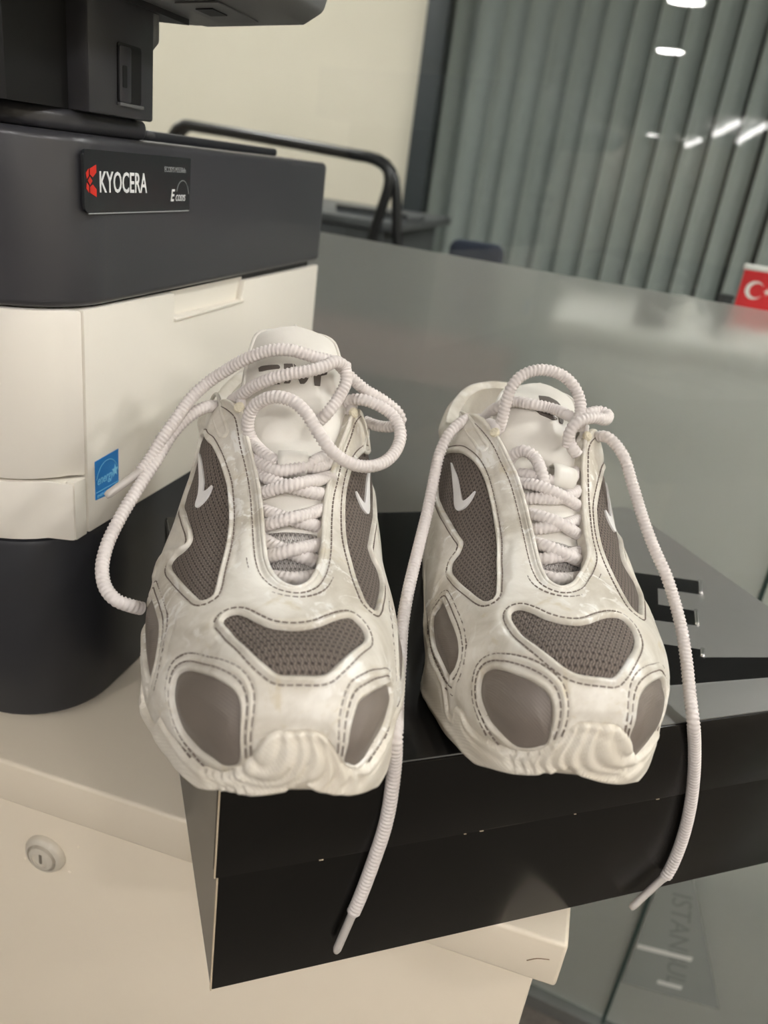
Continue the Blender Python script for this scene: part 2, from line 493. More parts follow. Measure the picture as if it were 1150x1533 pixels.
put('body', prism(round_rect(.062, .108, 1.19, 1.25, .012, 5), -.165, -.118, 'z', .006), 'black_plastic', ph)
put('screen', box_mesh(.07, .10, 1.186, 1.19, -.15, -.13), 'plate_dark', ph)
mg = empty('white_cup', (.127, 1.22, -.165), 0, 'tiny white cup peeking over the frosted film', 'cup')
put('body', lathe([(.009, 0), (.011, .005), (.012, .05), (.0105, .05), (.0095, .007)], (.127, 1.22, -.165), (0, 0, 1), 20), 'paper_white', mg)
put('handle', tube_mesh(catmull([(.138, 1.22, -.122), (.146, 1.22, -.13), (.138, 1.22, -.145)], .002), .0015, 6), 'paper_white', mg)
pb = empty('pen_pot', (.181, 1.24, -.165), 0, 'small square black pot between the cup and the flag', 'pot')
put('body', box_mesh(.172, .190, 1.23, 1.25, -.165, -.106, .002), 'black_plastic', pb)
put('rim', box_mesh(.1712, .1908, 1.2292, 1.2508, -.108, -.105, .0005), 'black_plastic', pb)

# grey poster with sideways lettering stuck low on the glass
bd = empty('glass_poster', (*glass_pt(.57, -.002), -1.02), 0, 'grey poster with sideways lettering stuck low on the glass', 'poster')
def board(poly, o0, o1):
    n = len(poly)
    v = [(*glass_pt(s, o0), z) for s, z in poly] + [(*glass_pt(s, o1), z) for s, z in poly]
    f = [tuple(range(n))[::-1], tuple(range(n, 2 * n))] + [(i, (i + 1) % n, n + (i + 1) % n, n + i) for i in range(n)]
    return recalc(mesh_from(v, f))
put('sheet', board([(.521, -1.016), (.646, -.986), (.549, -.77), (.521, -.70)], -.0012, -.0004), 'board_grey', bd)
p = glass_pt(.5400, -.0015)
put('lettering', text_mesh('ISTANBUL', .036, (p[0], p[1], -.822), (.21, -.03, -1), (GD[0], GD[1], .21), .0001), 'board_ink', bd)
for (s0, s1, z0, z1, z2) in ((.523, .592, -.935, -.917, .008), (.563, .594, -.982, -.974, .007)):  # glare in the glass, painted as pale strips on the sheet
    put('glare_strip', board([(s0, z0), (s1, z1), (s1, z1 - z2), (s0, z0 - z2)], -.0018, -.0013), 'glare_white', bd)

# ------------------------------------------------------------------ cabinet under everything
cb = empty('storage_cabinet', (-.5, .6, -1.14), 0, 'cream metal storage cabinet carrying the printer and shoe box', 'cabinet')
put('top_slab', box_mesh(-1.25, .0634, .3137, .775, -.3942, -.3612, .0025, 3), 'cabinet_paint', cb)
put('body', box_mesh(-1.24, .0520, .345, .765, -1.10, -.3942, .002), 'cabinet_paint', cb)
put('door', box_mesh(-.66, .0525, .3235, .3445, -1.095, -.3962, .002), 'cabinet_paint', cb)
put('door', box_mesh(-1.24, -.663, .3235, .3445, -1.095, -.3962, .002), 'cabinet_paint', cb)
put('plinth', box_mesh(-1.22, .04, .36, .76, -1.14, -1.10), 'cabinet_paint', cb)
lk = put('lock', lathe([(.0145, 0), (.0145, .0015), (.0125, .0045), (.0108, .0052), (.0104, .0032), (.0092, .003), (.0088, .0062), (.0055, .0072), (.0052, .006), (.0005, .006)], (-.2635, .3235, -.4395), (0, -1, 0), 40), 'lock_metal', cb)
put('keyhole', prism(round_rect(-.2645, -.2625, -.4435, -.4355, .0008, 3), .3172, .3178, 'y'), 'lock_slot', lk)
for (x, z, r) in ((-.2465, -.4505, .0013), (-.239, -.4245, .0009), (-.2805, -.452, .0010)):
    put('paint_blister', lathe([(r, 0), (r * .9, .0004), (r * .5, .0008), (r * .05, .0009)], (x, .3235, z), (0, -1, 0), 12), 'cabinet_paint', cb)
mat('scratch', (150, 128, 104), 0.7)
put('scratch', tube_mesh(catmull([(.045, .3136, -.3805), (.050, .3136, -.3765), (.056, .3136, -.3745)], .002), .0003, 5), 'scratch', cb)

# ------------------------------------------------------------------ printer
pr = empty('laser_printer', (-.46, .55, -.3612), 0, 'dark grey and white laser printer standing on the cabinet', 'printer')
PX0, PX1, PY0, PY1 = -.66, -.262, .343, .751
def foot(dx=0.0, r=(.02, .052, .010, .02)): return round_rect(PX0 + dx, PX1 - dx, PY0 + dx, PY1 - dx, r, 12)
put('base_tray', prism(foot(0), -.3562, -.2275, 'z', .004), 'printer_base', pr)
for x in (-.63, -.30):
    for y in (.40, .72): put('rubber_foot', prism(round_rect(x - .012, x + .012, y - .012, y + .012, .005, 4), -.3612, -.3562, 'z'), 'black_plastic', pr)
put('core', prism(foot(.006), -.2275, -.092, 'z'), 'printer_black', pr)
# white corner cover (camera side), upper and lower pieces, following the rounded corner
fp = foot(0)
def corner_piece(z0, z1, ycut, bev=.0012):
    out = [p for p in fp if p[1] < ycut and p[0] > PX0 + .03]
    out = [(PX0 + .03, PY0)] + out + [(PX1, ycut)]
    inner = [(x - .005 if x > PX1 - .06 else x, y + (.005 if y < PY0 + .03 else 0)) for x, y in reversed(out)]
    inner = [(PX1 - .006, ycut), (PX1 - .006, PY0 + .05), (PX1 - .05, PY0 + .006), (PX0 + .03, PY0 + .006)]
    return prism(out + inner, z0, z1, 'z', bev)
put('corner_cover', corner_piece(-.1885, -.0925, .3745), 'printer_white', pr)
put('corner_cover', corner_piece(-.2265, -.1900, .3625), 'printer_white', pr)
put('corner_strip', prism([(.3638, -.2265), (.3745, -.2265), (.3745, -.1895), (.3638, -.1895)], -.268, -.2622, 'x', .0006), 'printer_white', pr)
# white front panel with the handle notch
fpan = put('front_panel', prism([(.3762, -.2265), (.7505, -.2345), (.7505, -.0965), (.583, -.0960), (.579, -.1105), (.4745, -.1095), (.4738, -.0935), (.3762, -.0925)], -.268, -.262, 'x', .0010), 'printer_white', pr)
put('handle_recess', box_mesh(-.290, -.2675, .470, .588, -.114, -.094), 'printer_white', fpan)
put('handle_lip', box_mesh(-.2625, -.2606, .4735, .580, -.1118, -.1098, .0006), 'printer_white', fpan)
# dark upper band
band = put('upper_band', prism(round_rect(PX0, PX1 + .0015, PY0 - .001, PY1 + .004, (.02, .053, .014, .02), 14), -.0915, -.0055, 'z', .0045, 4), 'printer_dark', pr)
# raised top deck in front of the paper slot
put('top_deck', prism(round_rect(PX0 + .02, PX1 - .012, PY0 + .015, .462, (.02, .045, .006, .02), 12), -.0056, .0055, 'z', .004, 3), 'printer_dark', pr)
put('rear_deck', prism(round_rect(PX0 + .02, PX1 - .035, .50, PY1 - .03, .01, 6), -.0056, .0005, 'z', .002), 'printer_base', pr)
# pillar with the memory slot, dark paper cavity beside it
pil = put('pillar', box_mesh(PX0 + .02, PX1 - .004, .391, .4525, .0050, .066, .0015), 'printer_dark', pr)
put('cavity', box_mesh(PX0 + .02, PX1 - .016, .345, .3905, .0052, .066), 'printer_black', pr)
slot = put('slot_recess', prism(round_rect(.4155, .4385, .0120, .0405, .002, 4), -.2662, -.2655, 'x'), 'printer_black', pil)
put('slot_cover', prism(round_rect(.4160, .4270, .0125, .0390, .001, 3), -.2656, -.2645, 'x', .0003), 'printer_dark', pil)
put('slot_socket', prism(round_rect(.4185, .4225, .0195, .0300, .0008, 3), -.2646, -.2642, 'x'), 'printer_black', pil)
put('slot_lip', box_mesh(-.2658, -.2636, .4150, .4385, .0105, .0122, .0004), 'printer_scanner', pil)
put('hinge', prism([(.4525, .040), (.4605, .046), (.4605, .060), (.4525, .066)], -.40, -.267, 'x', .0015), 'printer_scanner', pr)
# scanner unit with the operation panel jutting out
sc = put('scanner_unit', prism(round_rect(PX0 - .02, PX1 + .003, PY0 - .02, .511, .012, 6), .0625, .14, 'z', .004), 'printer_scanner', pr)
put('panel_gap', box_mesh(-.30, -.2625, .36, .485, .0595, .0628), 'printer_black', sc)
op = put('operation_panel', prism([(-.275, .0635), (-.262, .0625), (-.200, .0690), (-.188, .0765), (-.186, .086), (-.192, .098), (-.275, .120)], .30, .511, 'y', .004, 3), 'printer_scanner', pr)
put('panel_label', prism([(-.247, .0639), (-.222, .0663), (-.222, .0657), (-.247, .0633)], .440, .492, 'y'), 'printer_scanner', op)
put('panel_socket', prism([(-.241, .0638), (-.231, .0648), (-.231, .0642), (-.241, .0632)], .452, .470, 'y'), 'printer_black', op)

# name plate
XF = PX1 + .0016
plate = put('name_plate', prism(round_rect(.3760, .4865, -.0425, -.0120, (.004, .001, .001, .003), 5), XF - .001, XF + .0006, 'x'), 'plate_dark', band)
put('plate_edge', box_mesh(XF, XF + .0010, .3795, .4850, -.0430, -.0424), 'print_grey', plate)
XT = XF + .0008
def face_text(txt, size, y, z, m, parent, **k):
    put('lettering', text_mesh(txt, size, (XT, y, z), (0, 1, 0), (0, 0, 1), .00012, **k), m, parent)
face_text('KYOCERA', .0148, .3884, -.0322, 'print_white', plate, xscale=.69, bold=.00015)
face_text('ECOSYS M3550idn', .0042, .4545, -.0205, 'print_grey', plate, xscale=.78)
face_text('E', .0095, .4620, -.0368, 'print_white', plate, shear=.25, xscale=.8, bold=.0002)
face_text('COSYS', .0052, .4680, -.0368, 'print_white', plate, shear=.25, xscale=.75)
arc = [(XT, .4768 + .0075 * math.cos(math.radians(a)), -.0335 + .0085 * math.sin(math.radians(a))) for a in range(5, 170, 8)]
put('arc_mark', tube_mesh(arc, .0002, 5), 'print_grey', plate)
# red emblem: a square ring between two brackets
cy, cz = .3815, -.0268
def emb(poly): return prism([(cy + a * .75, cz + b * .68) for a, b in poly], XT - .0001, XT + .0001, 'x')
red = [emb([(-.0055, .0055), (-.0025, .0085), (-.0025, .0035), (-.0048, .0012)]),
       emb([(-.0055, -.0055), (-.0025, -.0085), (-.0025, -.0035), (-.0048, -.0012)]),
       emb([(-.0012, .0085), (.0062, .0115), (.0062, .006), (.0020, .0025), (-.0012, .0045)]),
       emb([(-.0012, -.0085), (.0062, -.0115), (.0062, -.006), (.0020, -.0025), (-.0012, -.0045)]),
       emb([(-.0012, .0030), (.0016, 0), (-.0012, -.0030), (-.0036, 0)])]
put('red_emblem', join_meshes(red), 'print_red', plate)
# blue energy sticker on the white panel
XS = -.262
stk = put('energy_sticker', prism([(.3830, -.2075), (.4075, -.2095), (.4075, -.1815), (.3830, -.1825)], XS - .0002, XS + .0003, 'x'), 'sticker_blue', pr)
arc = [(XS + .0004, .3955 + .0118 * math.cos(math.radians(a)), -.1985 + .0135 * math.sin(math.radians(a))) for a in range(12, 172, 8)]
put('arc_mark', tube_mesh(arc, .00025, 5), 'sticker_cyan', stk)
put('lettering', text_mesh('energy', .0085, (XS + .0004, .3845, -.1985), (0, 1, .02), (0, 0, 1), .0001, shear=.3, xscale=.72), 'sticker_cyan', stk)
sp = [(.4035 + (.0036 if k % 2 == 0 else .0015) * math.cos(math.radians(90 + 36 * k)), -.1945 + (.0046 if k % 2 == 0 else .0019) * math.sin(math.radians(90 + 36 * k))) for k in range(10)]
put('star', prism(sp, XS + .0003, XS + .0005, 'x'), 'sticker_cyan', stk)
put('rule', box_mesh(XS + .0003, XS + .0005, .3835, .4070, -.2032, -.2027), 'sticker_cyan', stk)
put('small_print', text_mesh('ENERGY STAR', .0030, (XS + .0004, .3845, -.2068), (0, 1, 0), (0, 0, 1), .0001, xscale=.95), 'sticker_cyan', stk)

# ------------------------------------------------------------------ shoe box
AZ = math.radians(55.5)
BX = np.array([math.sin(AZ), math.cos(AZ)]); BY = np.array([-BX[1], BX[0]]); B0 = np.array([-.0998, .2256])
ZT, ZB = -.2362, -.3612
BW, BD = .379, .256
sb = empty('shoe_box', (*(B0 + BX * BW / 2 + BY * BD / 2), ZB), math.pi / 2 - AZ, 'black lidded shoe box overhanging the cabinet edge', 'box')
def bxp(s, t): return tuple(B0 + BX * s + BY * t)
def box_prism(poly, z0, z1, bev=0.0): return prism([bxp(*p) for p in poly], z0, z1, 'z', bev)
put('tray', box_prism([(.0015, .0012), (BW - .0015, .0012), (BW - .0015, BD - .0015), (.0015, BD - .0015)], ZB, ZT - .002, .0006), 'box_black', sb)
lid = put('lid', box_prism([(0, -.0004), (BW, -.0004), (BW, BD), (0, BD)], ZT - .0505, ZT - .0006, .0006), 'box_black', sb)
put('lid_top', box_prism(round_rect(.0006, BW - .0006, .0006, BD - .0006, .004, 4), ZT - .0008, ZT), 'box_top', lid)
put('lid_side_lit', box_prism([(-.0004, .004), (.0004, .004), (.0004, BD - .002), (-.0004, BD - .002)], ZT - .0495, ZT - .001), 'box_side_lit', lid)
put('tray_side_lit', box_prism([(.0012, .0022), (.0017, .0022), (.0017, BD - .003), (.0012, BD - .003)], ZB + .0004, ZT - .050), 'box_side_lit', sb)
put('cardboard_edge', box_prism([(.0008, .0009), (.0015, .0009), (.0015, .0022), (.0008, .0022)], ZB, ZT - .050), 'cardboard', sb)
put('cardboard_edge', box_prism([(-.0006, -.0005), (0, -.0005), (0, .0008), (-.0006, .0008)], ZT - .050, ZT - .001), 'cardboard', lid)
dark = [(.0008, .0008), (.155, .0008), (.2393, .0289), (.3117, .0255), (.3778, .0165), (.3778, .0365), (.3282, .0426), (.2846, .049), (.2905, .0561), (.2649, .0666), (.2809, .0901),
        (.3066, .0804), (.3185, .096), (.2969, .1068), (.3112, .1262), (.3381, .1148), (.3516, .1315), (.3077, .1485), (.25, BD - .0008), (.0008, BD - .0008)]
tri = delaunay_2d_cdt([Vector(p) for p in dark], [], [tuple(range(len(dark)))], 1, 1e-7)
nd = len(dark); vz = [(*bxp(p.x, p.y), ZT + .0003) for p in tri[0]]
put('gloss_print', recalc(mesh_from(vz + [(*bxp(*p), ZT - .0002) for p in dark], [tuple(f) for f in tri[2]] + [(i, (i + 1) % nd, nd + (i + 1) % nd, nd + i) for i in range(nd)])), 'box_gloss', lid)
for (p, q) in (((.3381, .1148), (.3516, .1315)), ((.3066, .0804), (.3185, .096)), ((.2846, .049), (.2905, .0561))):
    c3 = [(*bxp(*p), ZT + .0004), (*bxp(*q), ZT + .0004)]
    put('embossed_edge', tube_mesh(resample(np.array(c3), .002), .0014, 10), 'box_emboss', lid)
for s_, l_ in ((.046, .002), (.118, .0012), (.1265, .002), (.180, .0012), (.231, .002)):
    put('edge_wear', box_prism([(s_, -.0006), (s_ + l_, -.0006), (s_ + l_, .0004), (s_, .0004)], ZT - .0506, ZT - .0503), 'cardboard', lid)

# ------------------------------------------------------------------ sneakers: one base surface, all panels are patches cut out of it
def pchip(x, xs, ys):
    xs = np.asarray(xs, float); ys = np.asarray(ys, float)
    h = np.diff(xs); d = np.diff(ys) / h
    m = np.zeros_like(ys)
    for i in range(1, len(xs) - 1):
        if d[i - 1] * d[i] > 0:
            w1 = 2 * h[i] + h[i - 1]; w2 = h[i] + 2 * h[i - 1]
            m[i] = (w1 + w2) / (w1 / d[i - 1] + w2 / d[i])
    m[0] = d[0]; m[-1] = d[-1]
    x = np.clip(x, xs[0], xs[-1])
    k = np.clip(np.searchsorted(xs, x) - 1, 0, len(xs) - 2)
    t = (x - xs[k]) / h[k]
    return ((1 + 2 * t) * (1 - t) ** 2 * ys[k] + t * (1 - t) ** 2 * h[k] * m[k] + t * t * (3 - 2 * t) * ys[k + 1] + t * t * (t - 1) * h[k] * m[k + 1])

class ShoeSurface:
    """a = toe to heel, b = across (negative = outer side), h = up. Rows run along the shoe, columns from the outer sole edge over the top to the inner sole edge."""
    A0, A1 = 0.0119, 0.322
    # station, top height, outer half width, inner half width, height of widest line, roundness
    TAB = np.array([
        (0.000, .0690, .0463, .0376, .0221, 2.59),
        (0.030, .0760, .0455, .0380, .0212, 2.58),
        (0.050, .0715, .0490, .0400, .0200, 2.46),
        (0.070, .0715, .0570, .0463, .0195, 2.32),
        (0.090, .0732, .0622, .0505, .0210, 2.02),
        (0.120, .0805, .0655, .0512, .0265, 1.70),
        (0.150, .0945, .0648, .0505, .0300, 1.60),
        (0.180, .1183, .0595, .0495, .0320, 1.80),
        (0.205, .1380, .0545, .0485, .0322, 2.10),
        (0.240, .1375, .0530, .0448, .0330, 2.38),
        (0.280, .1275, .0480, .0405, .0342, 2.65),
        (0.320, .1150, .0430, .0370, .0359, 2.78)])
    NQ, NP = 360, 241
    def __init__(self, mirror=1.0):
        T = self.TAB
        q = np.linspace(0, 1, self.NQ)
        a = self.A0 + (self.A1 - self.A0) * 0.5 * (1 - np.cos(np.pi * q))
        a[0] += 1e-7; a[-1] -= 1e-7
        # round caps at toe and heel
        tc, hc = 0.066, 0.262
        xt = np.clip((tc - a) / (tc - self.A0), 0, 1); xh = np.clip((a - hc) / (self.A1 - hc), 0, 1)
        Ew = (1 - xt ** 2.25) ** (1 / 2.25) * (1 - xh ** 2.3) ** (1 / 2.3)
        Eh = (1 - xt ** 2.6) ** (1 / 2.6) * (1 - xh ** 4) ** (1 / 4)
        ht = pchip(a, T[:, 0], T[:, 1]); wl = pchip(a, T[:, 0], T[:, 2]); wm = pchip(a, T[:, 0], T[:, 3])
        hw = pchip(a, T[:, 0], T[:, 4]); nn = pchip(a, T[:, 0], T[:, 5])
        hbot = pchip(a, [0, .02, .04, .07, .10, .27, .32], [.021, .015, .008, .0015, 0, 0, .004])
        hp = np.where(a < .15, .031, .05)            # pole heights
        ht = hp + (ht - hp) * Eh
        hwid = hw + pchip(a, [0, .03, .07, .32], [.012, .009, 0, 0])
        hwid = hp + (hwid - hp) * Eh
        hbot = hp + (hbot - hp) * Eh
        wl = wl * Ew; wm = wm * Ew
        cb = pchip(a, [0, .05, .1, .32], [.004, .001, 0, 0])   # the toe tip sits a little to the inner side
        P = np.zeros((self.NQ, self.NP, 3))
        half = self.NP // 2
        for side, w in ((-1, wl), (1, wm)):
            f = np.linspace(0, 1, 400)
            up = f <= .74
            ph = np.where(up, f / .74, 1) * np.pi / 2
            lo = np.where(up, 0, (f - .74) / .26)
            e = 2 / nn[:, None]
            bx = np.sin(ph)[None] ** e
            hz = np.cos(ph)[None] ** e
            tuck = 0.035 * np.clip(lo - .25, 0, 1) ** 2 + .13 * np.clip(lo - .72, 0, 1) ** 1.0
            waist = pchip(a, [0, .08, .14, .19, .25, .32], [0, 0, .16, .14, .03, 0]) * (1.0 if side > 0 else .55)
            B = cb[:, None] + side * w[:, None] * (bx - tuck[None] - waist[:, None] * np.clip(lo + .0, 0, 1)[None] ** .8 * (lo > 0)[None])
            H = hwid[:, None] + (ht - hwid)[:, None] * hz - (hwid - hbot)[:, None] * lo[None]
            for i in range(self.NQ):
                L = np.concatenate([[0], np.cumsum(np.hypot(np.diff(B[i]), np.diff(H[i])))])
                s = np.linspace(0, L[-1], half + 1)
                b_ = np.interp(s, L, B[i]); h_ = np.interp(s, L, H[i])
                idx = half + side * np.arange(half + 1)
                P[i, idx, 0] = a[i]; P[i, idx, 1] = b_; P[i, idx, 2] = h_
        self.mirror = mirror
        self.P = P
        # surface coordinates: u along the shoe, v across, both about metres
        mid = P[:, half]
        self.U = np.concatenate([[0], np.cumsum(np.hypot(np.diff(a), np.diff(mid[:, 2]) * .8))])
        g = np.linalg.norm(np.diff(P, axis=1), axis=2).sum(1) / 2
        self.G = np.convolve(np.pad(g, 6, mode='edge'), np.ones(13) / 13, mode='valid')
        self.half = half
    def eval(self, uv):
        """point and outward normal for surface coordinates"""
        uv = np.asarray(uv, float)
        qi = np.interp(uv[:, 0], self.U, np.arange(self.NQ))
        G = np.interp(uv[:, 0], self.U, self.G)
        pj = np.clip((uv[:, 1] / G + 1) * self.half, 0, self.NP - 1.000001)
        i = np.clip(qi.astype(int), 0, self.NQ - 2); j = np.clip(pj.astype(int), 0, self.NP - 2)
        s = (qi - i)[:, None]; t = (pj - j)[:, None]
        P = self.P
        p = (P[i, j] * (1 - s) * (1 - t) + P[i + 1, j] * s * (1 - t) + P[i, j + 1] * (1 - s) * t + P[i + 1, j + 1] * s * t)
        if not hasattr(self, 'N'):
            du = np.gradient(P, axis=0); dv = np.gradient(P, axis=1)
            n = np.cross(dv, du); n /= np.linalg.norm(n, axis=2)[..., None] + 1e-12
            c = P - np.array([0, 0, .03])
            c[..., 0] -= np.clip(c[..., 0], .07, .26)
            flip = np.sign((n * c).sum(2).mean()); n = n * (flip if flip else 1)
            self.N = n
        N = self.N
        n = (N[i, j] * (1 - s) * (1 - t) + N[i + 1, j] * s * (1 - t) + N[i, j + 1] * (1 - s) * t + N[i + 1, j + 1] * s * t)
        n /= np.linalg.norm(n, axis=1)[:, None] + 1e-12
        return p, n

# pose on the box: where the toe origin lies and which way the heel points
POSE = {'L': (-.05850, .19835, math.radians(-23.5), 1.0), 'R': (.03710, .24870, math.radians(-15.95), -1.0)}
def shoe_to_world(p, pose, zt=-.2357):
    x, y, az, mir = pose
    p = np.asarray(p, float); a, b, h = p[..., 0], p[..., 1] * mir, p[..., 2]
    s, c = math.sin(az), math.cos(az)
    return np.stack([x + a * s + b * c, y + a * c - b * s, zt + h], -1)

# tongue: centre line (a, h), half width; the same on both shoes but leaning a little differently
TONGUE = {'L': dict(line=[(.070, .050), (.085, .057), (.105, .066), (.130, .078), (.155, .092), (.180, .110), (.200, .128), (.214, .144), (.2225, .1510)],
                    w=[.012, .019, .024, .027, .029, .0295, .0280, .0245, .021], lean=-.0025),
          'R': dict(line=[(.070, .050), (.085, .057), (.105, .066), (.130, .078), (.155, .092), (.178, .107), (.200, .1185), (.217, .1255), (.2300, .1295)],
                    w=[.012, .019, .024, .027, .029, .0295, .0280, .0245, .021], lean=-.0075)}
def tongue_grid(key, nt=90, nb=41):
    """front face of the tongue as a grid in shoe coordinates (rows up the tongue, columns across)"""
    T = TONGUE[key]; L = np.array(T['line'])
    k = np.linspace(0, 1, len(L)); t = np.linspace(0, 1, nt)
    a = pchip(t, k, L[:, 0]); h = pchip(t, k, L[:, 1]); w = pchip(t, k, T['w'])
    # rounded top corners
    tt = np.clip((t - .91) / .09, 0, 1)
    w = w * (1 - tt ** 3.2) ** (1 / 3.2) + 1e-4
    da, dh = np.gradient(a), np.gradient(h); l = np.hypot(da, dh); da /= l; dh /= l
    na, nh = -dh, da                    # outward (towards the toe and up)
    s = np.linspace(-1, 1, nb)
    arch = .013 * pchip(t, [0, .3, .7, 1], [.5, .8, .9, .42])
    puff = .0035 * np.exp(-((t - .78) / .13) ** 2) - .0016 * np.exp(-((t - .585) / .018) ** 2) + .0012 * np.exp(-((t - .50) / .06) ** 2)
    D = -arch[:, None] * np.abs(s[None]) ** 2.2 + puff[:, None] * (1 - s[None] ** 4)
    G = np.zeros((nt, nb, 3))
    G[..., 0] = a[:, None] + na[:, None] * D
    G[..., 1] = w[:, None] * s[None] + T['lean'] * t[:, None] ** 2
    G[..., 2] = h[:, None] + nh[:, None] * D
    return G

